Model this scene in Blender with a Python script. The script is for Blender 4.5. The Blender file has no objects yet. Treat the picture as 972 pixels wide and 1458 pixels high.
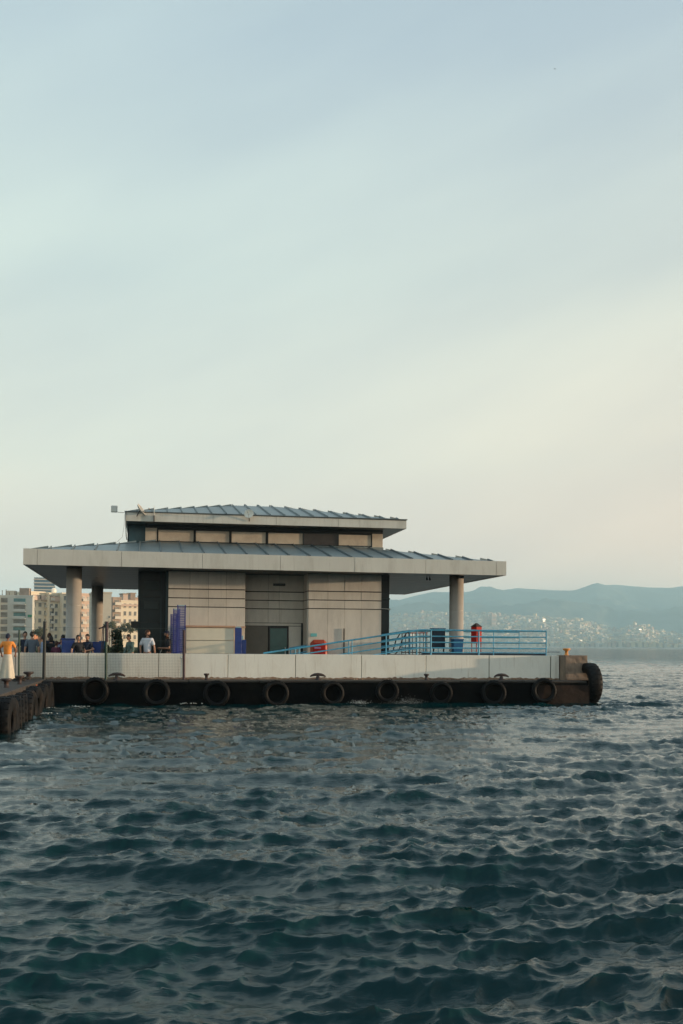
import bpy, bmesh, math, random
import numpy as np
from mathutils import Vector, Matrix
random.seed(7)
R = math.radians
SC = bpy.context.scene
COL = SC.collection

# ------------------------------------------------------------------ camera
cam_d = bpy.data.cameras.new('camera')
cam = bpy.data.objects.new('camera', cam_d)
COL.objects.link(cam)
cam_d.sensor_fit = 'HORIZONTAL'
cam_d.sensor_width = 36
cam_d.lens = 1494 / 972 * 36
cam_d.shift_y = 150.1 / 972
cam_d.clip_start = 0.1
cam_d.clip_end = 40000
EYE = Vector((4.41, -39.05, 2.15))
cam.matrix_world = (Matrix.Translation(EYE) @ Matrix.Rotation(-0.18297, 4, 'Z')
                    @ Matrix.Rotation(R(91.5), 4, 'X') @ Matrix.Rotation(0.00733, 4, 'Z'))
SC.camera = cam

# ------------------------------------------------------------------ world and sun
SUN_EL, SUN_AZ = R(2.7), R(99)          # azimuth clockwise from +Y
sun_dir = Vector((math.sin(SUN_AZ) * math.cos(SUN_EL), math.cos(SUN_AZ) * math.cos(SUN_EL), math.sin(SUN_EL)))
world = bpy.data.worlds.new('World')
SC.world = world
world.use_nodes = True
wn, wl = world.node_tree.nodes, world.node_tree.links
wn.clear()
w_out = wn.new('ShaderNodeOutputWorld')
w_bg = wn.new('ShaderNodeBackground')
wl.new(w_bg.outputs[0], w_out.inputs[0])
sky = wn.new('ShaderNodeTexSky')
sky.sky_type = 'NISHITA'
sky.sun_disc = False
sky.sun_elevation = SUN_EL
sky.sun_rotation = SUN_AZ
sky.air_density = 1.0
sky.dust_density = 2.5
sky.ozone_density = 1.5
tc = wn.new('ShaderNodeTexCoord')
nrm = wn.new('ShaderNodeVectorMath'); nrm.operation = 'NORMALIZE'
wl.new(tc.outputs['Generated'], nrm.inputs[0])
sep = wn.new('ShaderNodeSeparateXYZ'); wl.new(nrm.outputs[0], sep.inputs[0])
ramp = wn.new('ShaderNodeValToRGB')
wl.new(sep.outputs['Z'], ramp.inputs[0])
def s2l(c):
    return tuple(((v / 255) / 12.92 if v / 255 <= 0.04045 else ((v / 255 + 0.055) / 1.055) ** 2.4) for v in c) + (1,)
stops = [(0.0, (236, 208, 184)), (0.07, (225, 209, 190)), (0.17, (205, 206, 193)), (0.33, (184, 196, 191)), (0.50, (165, 181, 186)), (0.72, (140, 160, 171)), (1.0, (116, 139, 156))]
ramp.color_ramp.elements[0].position = 0; ramp.color_ramp.elements[0].color = s2l(stops[0][1])
ramp.color_ramp.elements[1].position = 1; ramp.color_ramp.elements[1].color = s2l(stops[-1][1])
for p, c in stops[1:-1]:
    e = ramp.color_ramp.elements.new(p); e.color = s2l(c)
# thin veil of cloud: soft stretched noise
mp = wn.new('ShaderNodeMapping'); mp.inputs['Scale'].default_value = (1.3, 1.3, 5.0); mp0 = wn.new('ShaderNodeMapping'); mp0.inputs['Rotation'].default_value = (0.0, R(20), R(0))
wl.new(nrm.outputs[0], mp0.inputs[0]); wl.new(mp0.outputs[0], mp.inputs[0])
nz = wn.new('ShaderNodeTexNoise'); nz.inputs['Scale'].default_value = 1.5; nz.inputs['Detail'].default_value = 5; nz.inputs['Roughness'].default_value = 0.45
wl.new(mp.outputs[0], nz.inputs['Vector'])
cr = wn.new('ShaderNodeValToRGB'); cr.color_ramp.elements[0].position = 0.36; cr.color_ramp.elements[1].position = 0.68
cr.color_ramp.elements[0].color = (0.84, 0.855, 0.90, 1); cr.color_ramp.elements[1].color = (1.03, 1.025, 1.0, 1)
wl.new(nz.outputs['Fac'], cr.inputs[0])
veil = wn.new('ShaderNodeMixRGB'); veil.blend_type = 'MULTIPLY'; veil.inputs[0].default_value = 1
wl.new(ramp.outputs[0], veil.inputs[1]); wl.new(cr.outputs[0], veil.inputs[2])
# warm side towards the low sun
dot = wn.new('ShaderNodeVectorMath'); dot.operation = 'DOT_PRODUCT'; dot.inputs[1].default_value = sun_dir
wl.new(nrm.outputs[0], dot.inputs[0])
mr = wn.new('ShaderNodeMapRange'); mr.inputs['From Min'].default_value = -0.25; mr.inputs['From Max'].default_value = 0.85
mr.inputs['To Min'].default_value = 0.0; mr.inputs['To Max'].default_value = 1.0; mr.interpolation_type = 'SMOOTHSTEP'
wl.new(dot.outputs['Value'], mr.inputs['Value'])
warm = wn.new('ShaderNodeMixRGB'); warm.blend_type = 'MULTIPLY'; warm.inputs[2].default_value = (1.30, 0.96, 0.80, 1)
lowm = wn.new('ShaderNodeMapRange'); lowm.inputs['From Min'].default_value = 0.0; lowm.inputs['From Max'].default_value = 0.62; lowm.inputs['To Min'].default_value = 1.0; lowm.inputs['To Max'].default_value = 0.10; lowm.interpolation_type = 'SMOOTHSTEP'
wl.new(sep.outputs['Z'], lowm.inputs['Value'])
wmul = wn.new('ShaderNodeMath'); wmul.operation = 'MULTIPLY'; wl.new(mr.outputs[0], wmul.inputs[0]); wl.new(lowm.outputs[0], wmul.inputs[1])
wl.new(wmul.outputs[0], warm.inputs[0]); wl.new(veil.outputs[0], warm.inputs[1])
nsc = wn.new('ShaderNodeMixRGB'); nsc.blend_type = 'MULTIPLY'; nsc.inputs[0].default_value = 1; nsc.inputs[2].default_value = (0.10, 0.10, 0.10, 1)
wl.new(sky.outputs[0], nsc.inputs[1])
mixs = wn.new('ShaderNodeMixRGB'); mixs.inputs[0].default_value = 0.86
wl.new(nsc.outputs[0], mixs.inputs[1]); wl.new(warm.outputs[0], mixs.inputs[2])
wl.new(mixs.outputs[0], w_bg.inputs[0])
w_bg.inputs[1].default_value = 1.0

sun_l = bpy.data.lights.new('sun', 'SUN')
sun_l.energy = 5.0
sun_l.angle = R(0.8)
sun_l.color = (1.0, 0.73, 0.48)
sun = bpy.data.objects.new('sun', sun_l)
COL.objects.link(sun)
sun.rotation_euler = (-sun_dir).to_track_quat('-Z', 'Y').to_euler()

SC.view_settings.view_transform = 'Standard'
SC.view_settings.look = 'None'
SC.view_settings.exposure = 0.80
SC.view_settings.gamma = 1.0
SC.render.engine = 'CYCLES'
SC.cycles.volume_bounces = 2
SC.cycles.use_denoising = True
SC.cycles.denoising_prefilter = 'ACCURATE'
SC.cycles.sample_clamp_indirect = 3.0
SC.cycles.sample_clamp_direct = 6.0
SC.cycles.max_bounces = 6
SC.cycles.caustics_reflective = False
SC.cycles.caustics_refractive = False

# ------------------------------------------------------------------ helpers
def prop(o, label=None, cat=None, group=None, kind=None):
    if label: o['label'] = label
    if cat: o['category'] = cat
    if group: o['group'] = group
    if kind: o['kind'] = kind
    return o

def thing(name, label, cat, loc=(0, 0, 0), rz=0, group=None):
    o = bpy.data.objects.new(name, None)
    o.empty_display_size = 0.3
    COL.objects.link(o); o.location = loc; o.rotation_euler = (0, 0, rz)
    return prop(o, label, cat, group)

class G:
    """collects shapes for ONE mesh object"""
    def __init__(s): s.v = []; s.f = []; s.sm = []
    def add(s, vs, fs, smooth=False):
        b = len(s.v); s.v += [tuple(v) for v in vs]
        s.f += [tuple(i + b for i in f) for f in fs]; s.sm += [smooth] * len(fs)
    def box(s, x0, x1, y0, y1, z0, z1, c=0.0):
        if c <= 0:
            vs = [(x, y, z) for z in (z0, z1) for y in (y0, y1) for x in (x0, x1)]
            s.add(vs, [(0, 2, 3, 1), (4, 5, 7, 6), (0, 1, 5, 4), (2, 6, 7, 3), (0, 4, 6, 2), (1, 3, 7, 5)])
            return
        bm = bmesh.new()
        vv = [bm.verts.new((x, y, z)) for z in (z0, z1) for y in (y0, y1) for x in (x0, x1)]
        for f in [(0, 2, 3, 1), (4, 5, 7, 6), (0, 1, 5, 4), (2, 6, 7, 3), (0, 4, 6, 2), (1, 3, 7, 5)]:
            bm.faces.new([vv[i] for i in f])
        bmesh.ops.bevel(bm, geom=bm.edges[:], offset=c, segments=1, affect='EDGES')
        bm.verts.index_update()
        s.add([v.co[:] for v in bm.verts], [[v.index for v in f.verts] for f in bm.faces]); bm.free()
    def hexa(s, p):   # 8 points ordered like box
        s.add(p, [(0, 2, 3, 1), (4, 5, 7, 6), (0, 1, 5, 4), (2, 6, 7, 3), (0, 4, 6, 2), (1, 3, 7, 5)])
    def tube(s, pts, r, n=8, cap=True):
        pts = [Vector(p) for p in pts]; rs = r if isinstance(r, (list, tuple)) else [r] * len(pts)
        vs = []
        for i, p in enumerate(pts):
            t = (pts[min(i + 1, len(pts) - 1)] - pts[max(i - 1, 0)]).normalized()
            a = t.cross(Vector((0, 0, 1))) if abs(t.z) < 0.95 else t.cross(Vector((0, 1, 0)))
            a.normalize(); b = t.cross(a)
            for k in range(n):
                th = 2 * math.pi * k / n
                vs.append(p + (a * math.cos(th) + b * math.sin(th)) * rs[i])
        fs = []
        for i in range(len(pts) - 1):
            for k in range(n):
                fs.append((i * n + k, i * n + (k + 1) % n, (i + 1) * n + (k + 1) % n, (i + 1) * n + k))
        s.add(vs, fs, n > 6)
        if cap:
            s.add(vs[:n], [tuple(range(n - 1, -1, -1))]); s.add(vs[-n:], [tuple(range(n))])
    def lathe(s, prof, n=24, M=None, smooth=True):   # prof: (r,z) about local z
        M = M or Matrix()
        vs = []; fs = []; m = len(prof)
        for k in range(n):
            th = 2 * math.pi * k / n
            for (r, z) in prof: vs.append(M @ Vector((r * math.cos(th), r * math.sin(th), z)))
        for k in range(n):
            for i in range(m - 1):
                a = k * m + i; b = ((k + 1) % n) * m + i
                fs.append((a, b, b + 1, a + 1))
        s.add(vs, fs, smooth)
    def ball(s, c, r, nu=12, nv=8, M=None):
        c = Vector(c); r = Vector(r) if not isinstance(r, (int, float)) else Vector((r, r, r))
        vs = []; fs = []
        for j in range(nv + 1):
            ph = math.pi * j / nv
            for i in range(nu):
                th = 2 * math.pi * i / nu
                p = Vector((r.x * math.sin(ph) * math.cos(th), r.y * math.sin(ph) * math.sin(th), r.z * math.cos(ph)))
                vs.append(c + (M @ p if M else p))
        for j in range(nv):
            for i in range(nu):
                fs.append((j * nu + i, (j + 1) * nu + i, (j + 1) * nu + (i + 1) % nu, j * nu + (i + 1) % nu))
        s.add(vs, fs, True)
    def mesh(s, name, mat):
        me = bpy.data.meshes.new(name)
        me.from_pydata(s.v, [], s.f); me.validate(clean_customdata=False)
        if len(me.polygons) == len(s.sm): me.polygons.foreach_set('use_smooth', s.sm)
        me.materials.append(mat); me.update()
        return me
    def obj(s, name, mat, parent=None, loc=(0, 0, 0), rot=(0, 0, 0)):
        o = bpy.data.objects.new(name, s.mesh(name, mat)); COL.objects.link(o)
        o.location = loc; o.rotation_euler = rot
        if parent: o.parent = parent
        return o

def inst(name, me, parent=None, loc=(0, 0, 0), rot=(0, 0, 0), scale=None):
    o = bpy.data.objects.new(name, me); COL.objects.link(o); o.location = loc; o.rotation_euler = rot
    if scale: o.scale = scale
    if parent: o.parent = parent
    return o

def copy_tree(o, parent=None):
    c = o.copy(); COL.objects.link(c)
    if parent: c.parent = parent
    for ch in list(o.children): copy_tree(ch, c)
    return c

# ------------------------------------------------------------------ materials
def mat(name, col, rough=0.6, metal=0.0, var=0.0, scale=3.0, bump=0.0, bscale=20.0, rand=0.0, dirt_or_sun=None, dscale=1.0, damt=0.5, stretch=(1, 1, 1), spec=0.5, coat=0.0, runs=0.0, runcol=(0.3, 0.22, 0.15)):
    """procedural material: base colour, noise variation, per-object variation, shaped stains, fine bump"""
    m = bpy.data.materials.new(name); m.use_nodes = True
    n, l = m.node_tree.nodes, m.node_tree.links
    b = n['Principled BSDF']; b.inputs['Roughness'].default_value = rough; b.inputs['Metallic'].default_value = metal
    b.inputs['Specular IOR Level'].default_value = spec
    if coat: b.inputs['Coat Weight'].default_value = coat
    tcn = n.new('ShaderNodeTexCoord'); g = n.new('ShaderNodeNewGeometry')
    mpn = n.new('ShaderNodeMapping'); mpn.inputs['Scale'].default_value = stretch
    l.new(g.outputs['Position'], mpn.inputs[0])
    rgb = n.new('ShaderNodeRGB'); rgb.outputs[0].default_value = (*col, 1)
    cur = rgb.outputs[0]
    if var > 0:
        t = n.new('ShaderNodeTexNoise'); t.inputs['Scale'].default_value = scale; t.inputs['Detail'].default_value = 6; t.inputs['Roughness'].default_value = 0.65
        l.new(mpn.outputs[0], t.inputs['Vector'])
        r_ = n.new('ShaderNodeMapRange'); r_.inputs['From Min'].default_value = 0.3; r_.inputs['From Max'].default_value = 0.7
        r_.inputs['To Min'].default_value = 1 - var; r_.inputs['To Max'].default_value = 1 + var
        l.new(t.outputs['Fac'], r_.inputs['Value'])
        mx = n.new('ShaderNodeVectorMath'); mx.operation = 'SCALE'
        l.new(cur, mx.inputs[0]); l.new(r_.outputs[0], mx.inputs['Scale']); cur = mx.outputs[0]
    if rand > 0:
        oi = n.new('ShaderNodeObjectInfo')
        r_ = n.new('ShaderNodeMapRange'); r_.inputs['To Min'].default_value = 1 - rand; r_.inputs['To Max'].default_value = 1 + rand
        l.new(oi.outputs['Random'], r_.inputs['Value'])
        mx = n.new('ShaderNodeVectorMath'); mx.operation = 'SCALE'
        l.new(cur, mx.inputs[0]); l.new(r_.outputs[0], mx.inputs['Scale']); cur = mx.outputs[0]
    if dirt_or_sun:
        t = n.new('ShaderNodeTexNoise'); t.inputs['Scale'].default_value = dscale; t.inputs['Detail'].default_value = 8; t.inputs['Roughness'].default_value = 0.7
        l.new(mpn.outputs[0], t.inputs['Vector'])
        r_ = n.new('ShaderNodeMapRange'); r_.inputs['From Min'].default_value = 0.5; r_.inputs['From Max'].default_value = 0.72
        r_.inputs['To Min'].default_value = 0; r_.inputs['To Max'].default_value = damt
        l.new(t.outputs['Fac'], r_.inputs['Value'])
        mx = n.new('ShaderNodeMixRGB'); l.new(r_.outputs[0], mx.inputs[0]); l.new(cur, mx.inputs[1]); mx.inputs[2].default_value = (*dirt_or_sun, 1); cur = mx.outputs[0]
    if runs > 0:      # vertical weather runs
        m2 = n.new('ShaderNodeMapping'); m2.inputs['Scale'].default_value = (5.5, 5.5, 0.35); l.new(g.outputs['Position'], m2.inputs[0])
        t = n.new('ShaderNodeTexNoise'); t.inputs['Scale'].default_value = 1.6; t.inputs['Detail'].default_value = 7; t.inputs['Roughness'].default_value = 0.7
        l.new(m2.outputs[0], t.inputs['Vector'])
        r_ = n.new('ShaderNodeMapRange'); r_.inputs['From Min'].default_value = 0.56; r_.inputs['From Max'].default_value = 0.74
        r_.inputs['To Min'].default_value = 0; r_.inputs['To Max'].default_value = runs
        l.new(t.outputs['Fac'], r_.inputs['Value'])
        mx = n.new('ShaderNodeMixRGB'); l.new(r_.outputs[0], mx.inputs[0]); l.new(cur, mx.inputs[1]); mx.inputs[2].default_value = (*runcol, 1); cur = mx.outputs[0]
    l.new(cur, b.inputs['Base Color'])
    if bump > 0:
        t = n.new('ShaderNodeTexNoise'); t.inputs['Scale'].default_value = bscale; t.inputs['Detail'].default_value = 5
        l.new(mpn.outputs[0], t.inputs['Vector'])
        bp = n.new('ShaderNodeBump'); bp.inputs['Strength'].default_value = bump; bp.inputs['Distance'].default_value = 0.02
        l.new(t.outputs['Fac'], bp.inputs['Height']); l.new(bp.outputs[0], b.inputs['Normal'])
    return m

M = dict(
    facade=mat('facade_panel', (0.70, 0.65, 0.57), 0.65, var=0.10, scale=2.2, rand=0.06, bump=0.15, dirt_or_sun=(0.30, 0.26, 0.21), dscale=0.8, damt=0.35, stretch=(1, 1, 0.35), runs=0.35, runcol=(0.33, 0.28, 0.22)),
    joint=mat('dark_joint', (0.045, 0.045, 0.04), 0.8),
    fascia=mat('fascia_metal', (0.68, 0.655, 0.575), 0.45, var=0.06, scale=1.5, rand=0.035, dirt_or_sun=(0.36, 0.32, 0.25), dscale=1.2, damt=0.45, stretch=(1, 1, 0.3), runs=0.4, runcol=(0.30, 0.26, 0.20)),
    fascia_top=mat('fascia_trim', (0.10, 0.12, 0.12), 0.5),
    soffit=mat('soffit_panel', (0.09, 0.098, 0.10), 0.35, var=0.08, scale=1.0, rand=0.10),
    roof=mat('roof_zinc', (0.255, 0.29, 0.28), 0.42, metal=0.2, var=0.12, scale=1.2, rand=0.07, dirt_or_sun=(0.26, 0.26, 0.24), dscale=0.7, damt=0.4),
    seam=mat('roof_seam_metal', (0.12, 0.165, 0.185), 0.45, metal=0.2, rand=0.05),
    column=mat('column_plaster', (0.46, 0.42, 0.37), 0.6, var=0.07, scale=2.0, bump=0.1, dirt_or_sun=(0.3, 0.27, 0.24), dscale=1.2, damt=0.35),
    clere=mat('clerestory_board', (0.70, 0.59, 0.46), 0.6, var=0.12, scale=1.6, rand=0.05, dirt_or_sun=(0.30, 0.23, 0.17), dscale=1.3, damt=0.4),
    dark_board=mat('dark_board', (0.05, 0.04, 0.035), 0.4, var=0.2),
    darkglass=mat('dark_glazing', (0.010, 0.022, 0.025), 0.3, spec=0.3, var=0.3, scale=0.8),
    tealglass=mat('teal_glazing', (0.05, 0.12, 0.14), 0.3, spec=0.4, var=0.4, scale=0.7),
    frame=mat('dark_frame', (0.018, 0.022, 0.022), 0.5),
    tealframe=mat('teal_frame', (0.02, 0.045, 0.05), 0.5),
    greyboard=mat('grey_board', (0.05, 0.065, 0.065), 0.6),
    white=mat('parapet_white', (0.90, 0.87, 0.77), 0.7, var=0.05, scale=1.6, rand=0.03, bump=0.15, dirt_or_sun=(0.62, 0.54, 0.42), dscale=1.1, damt=0.35, stretch=(1, 1, 0.5), runs=0.55, runcol=(0.42, 0.32, 0.22)),
    rust_stain=mat('rust_stain', (0.27, 0.17, 0.11), 0.9, var=0.5, scale=9, dirt_or_sun=(0.5, 0.42, 0.32), dscale=3, damt=0.8),
    ledge=mat('ledge_concrete', (0.045, 0.039, 0.033), 0.9, var=0.3, scale=3, bump=0.4, dirt_or_sun=(0.05, 0.04, 0.035), dscale=1.8, damt=0.9),
    dock=mat('wet_dock_face', (0.004, 0.004, 0.004), 0.8, var=0.6, scale=2.5, bump=0.8, bscale=9, dirt_or_sun=(0.016, 0.011, 0.008), dscale=1.1, damt=0.7, spec=0.10),
    dockend=mat('rusty_dock_face', (0.030, 0.019, 0.014), 0.85, var=0.5, scale=3, bump=0.6, bscale=8, dirt_or_sun=(0.02, 0.016, 0.014), dscale=1.6, damt=0.8, spec=0.2),
    block=mat('brown_concrete', (0.28, 0.205, 0.15), 0.85, var=0.25, scale=4, bump=0.5, bscale=14, dirt_or_sun=(0.11, 0.07, 0.05), dscale=2.2, damt=0.7, stretch=(1, 1, 0.5)),
    tyre=mat('tyre_rubber', (0.004, 0.004, 0.004), 0.55, var=0.3, scale=8, dirt_or_sun=(0.014, 0.011, 0.009), dscale=3, damt=0.5, spec=0.18),
    bigtyre=mat('fender_rubber', (0.006, 0.006, 0.006), 0.6, var=0.3, scale=6, spec=0.18),
    oldtyre=mat('dusty_tyre', (0.006, 0.007, 0.008), 0.7, var=0.5, scale=5, dirt_or_sun=(0.05, 0.036, 0.026), dscale=3, damt=0.6, spec=0.2),  # tan patches: low sun on the tyres, painted into the rubber colour
    iron=mat('bollard_iron', (0.035, 0.024, 0.022), 0.6, var=0.3, scale=15, dirt_or_sun=(0.14, 0.06, 0.035), dscale=9, damt=0.6),
    orange=mat('orange_paint', (0.75, 0.30, 0.06), 0.5, var=0.2, scale=12, dirt_or_sun=(0.3, 0.12, 0.04), dscale=8, damt=0.5),
    blue=mat('railing_blue', (0.085, 0.38, 0.56), 0.5, var=0.18, scale=6, dirt_or_sun=(0.10, 0.10, 0.09), dscale=7, damt=0.75),
    deepblue=mat('deep_blue', (0.022, 0.055, 0.24), 0.55, var=0.2, scale=5, dirt_or_sun=(0.06, 0.07, 0.14), dscale=4, damt=0.6),
    violet=mat('violet_blue', (0.035, 0.045, 0.24), 0.45, var=0.15, scale=5),
    violet2=mat('violet_mesh', (0.085, 0.09, 0.30), 0.5, var=0.2, scale=7),
    navy=mat('navy', (0.012, 0.03, 0.055), 0.5),
    binblue=mat('bin_blue', (0.015, 0.13, 0.30), 0.5, var=0.15, scale=6),
    paleblue=mat('pale_blue', (0.30, 0.50, 0.58), 0.6),
    red=mat('red_paint', (0.38, 0.016, 0.010), 0.6, var=0.12, scale=8, spec=0.2),
    red2=mat('red_plastic', (0.44, 0.075, 0.04), 0.45, var=0.15, scale=8),
    terracotta=mat('terracotta_cap', (0.55, 0.33, 0.22), 0.6, var=0.1),
    cream=mat('kiosk_cream', (0.78, 0.71, 0.56), 0.6, var=0.05, rand=0.03),
    brownpanel=mat('brown_grey_panel', (0.17, 0.15, 0.12), 0.6, var=0.15, scale=1.5),
    greendoor=mat('green_glass', (0.05, 0.13, 0.12), 0.25, var=0.15, scale=1.5),
    whitepaint=mat('white_paint', (0.72, 0.72, 0.66), 0.5, var=0.05),
    sticker=mat('turquoise_print', (0.15, 0.50, 0.52), 0.5),
    green=mat('green_post', (0.012, 0.05, 0.035), 0.5, var=0.2),
    darkpost=mat('dark_post', (0.015, 0.02, 0.02), 0.6, var=0.3, scale=8),
    rustpost=mat('rusty_post', (0.075, 0.045, 0.05), 0.7, var=0.4, scale=6),
    wire=mat('wire', (0.13, 0.15, 0.13), 0.5, metal=0.3),
    deck=mat('deck_paving', (0.17, 0.155, 0.135), 0.85, var=0.15, scale=1, bump=0.2),
    dish=mat('dish_white', (0.80, 0.76, 0.66), 0.4),
    dishgrey=mat('dish_grey', (0.45, 0.43, 0.38), 0.5),
    rope=mat('rope', (0.03, 0.028, 0.025), 0.9),
    skin=mat('skin', (0.46, 0.25, 0.17), 0.5), skin2=mat('tanned_skin', (0.33, 0.17, 0.11), 0.5),
    hair=mat('dark_hair', (0.018, 0.012, 0.009), 0.6), hairb=mat('brown_hair', (0.07, 0.03, 0.015), 0.6),
    c_white=mat('white_cotton', (0.70, 0.72, 0.78), 0.8, var=0.04, scale=12), c_black=mat('black_cloth', (0.012, 0.014, 0.02), 0.8),
    c_navy=mat('navy_cloth', (0.012, 0.02, 0.045), 0.8), c_grey=mat('grey_blue_cloth', (0.10, 0.13, 0.17), 0.85, var=0.1, scale=10),
    c_light=mat('light_blue_cloth', (0.33, 0.40, 0.58), 0.8), c_sage=mat('sage_cloth', (0.10, 0.15, 0.13), 0.85, var=0.15, scale=8),
    c_orange=mat('orange_cloth', (0.85, 0.30, 0.05), 0.75, var=0.2, scale=10), c_cream=mat('cream_cloth', (0.74, 0.66, 0.52), 0.8, var=0.08, scale=9),
    c_pink=mat('pink_cloth', (0.45, 0.22, 0.42), 0.8), c_mar=mat('maroon_cloth', (0.10, 0.02, 0.05), 0.8), c_denim=mat('denim', (0.035, 0.10, 0.17), 0.85, var=0.15, scale=14),
    shoe=mat('shoe', (0.03, 0.025, 0.02), 0.6),
)

# ------------------------------------------------------------------ sea
def ocean_tile(L, N, lam_peak, lam_min, wind, spread, rms, seed):
    rng = np.random.default_rng(seed)
    k = np.fft.fftfreq(N, L / N) * 2 * np.pi
    kx, ky = np.meshgrid(k, k, indexing='ij')
    kk = np.hypot(kx, ky); kk[0, 0] = 1
    kp = 2 * np.pi / lam_peak
    S = kk ** -3.4 * np.exp(-1.0 * (kp / kk) ** 2) * np.exp(-(kk * lam_min / (2 * np.pi)) ** 2)
    c = (kx * math.cos(wind) + ky * math.sin(wind)) / kk
    S *= np.where(c > 0, c ** spread, 0.05 * np.abs(c) ** spread) + 0.012
    S[0, 0] = 0
    h = np.sqrt(S) * (rng.normal(size=(N, N)) + 1j * rng.normal(size=(N, N)))
    H = np.real(np.fft.ifft2(h)); s = rms / H.std()
    Dx = np.real(np.fft.ifft2(-1j * kx / kk * h)) * s
    Dy = np.real(np.fft.ifft2(-1j * ky / kk * h)) * s
    return (L, N, H * s, Dx, Dy)

TILES = [(ocean_tile(46.0, 1024, 1.85, 0.11, R(-97), 4.0, 0.0345, 3), 0.0),
         (ocean_tile(17.3, 512, 0.50, 0.05, R(-82), 2.0, 0.0100, 5), 0.6),
         (ocean_tile(90.0, 256, 6.5, 1.2, R(-112), 4, 0.034, 9), 0.35)]
CHOP = -0.80

def sample(tile, rot, X, Y):
    L, N, H, Dx, Dy = tile
    c, s = math.cos(rot), math.sin(rot)
    u = (X * c + Y * s) / L * N; v = (-X * s + Y * c) / L * N
    iu = np.floor(u).astype(int); iv = np.floor(v).astype(int); fu = u - iu; fv = v - iv
    i0, i1, j0, j1 = iu % N, (iu + 1) % N, iv % N, (iv + 1) % N
    def b(A): return A[i0, j0] * (1 - fu) * (1 - fv) + A[i1, j0] * fu * (1 - fv) + A[i0, j1] * (1 - fu) * fv + A[i1, j1] * fu * fv
    h, dx, dy = b(H), b(Dx), b(Dy)
    return h, dx * c - dy * s, dx * s + dy * c

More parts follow.
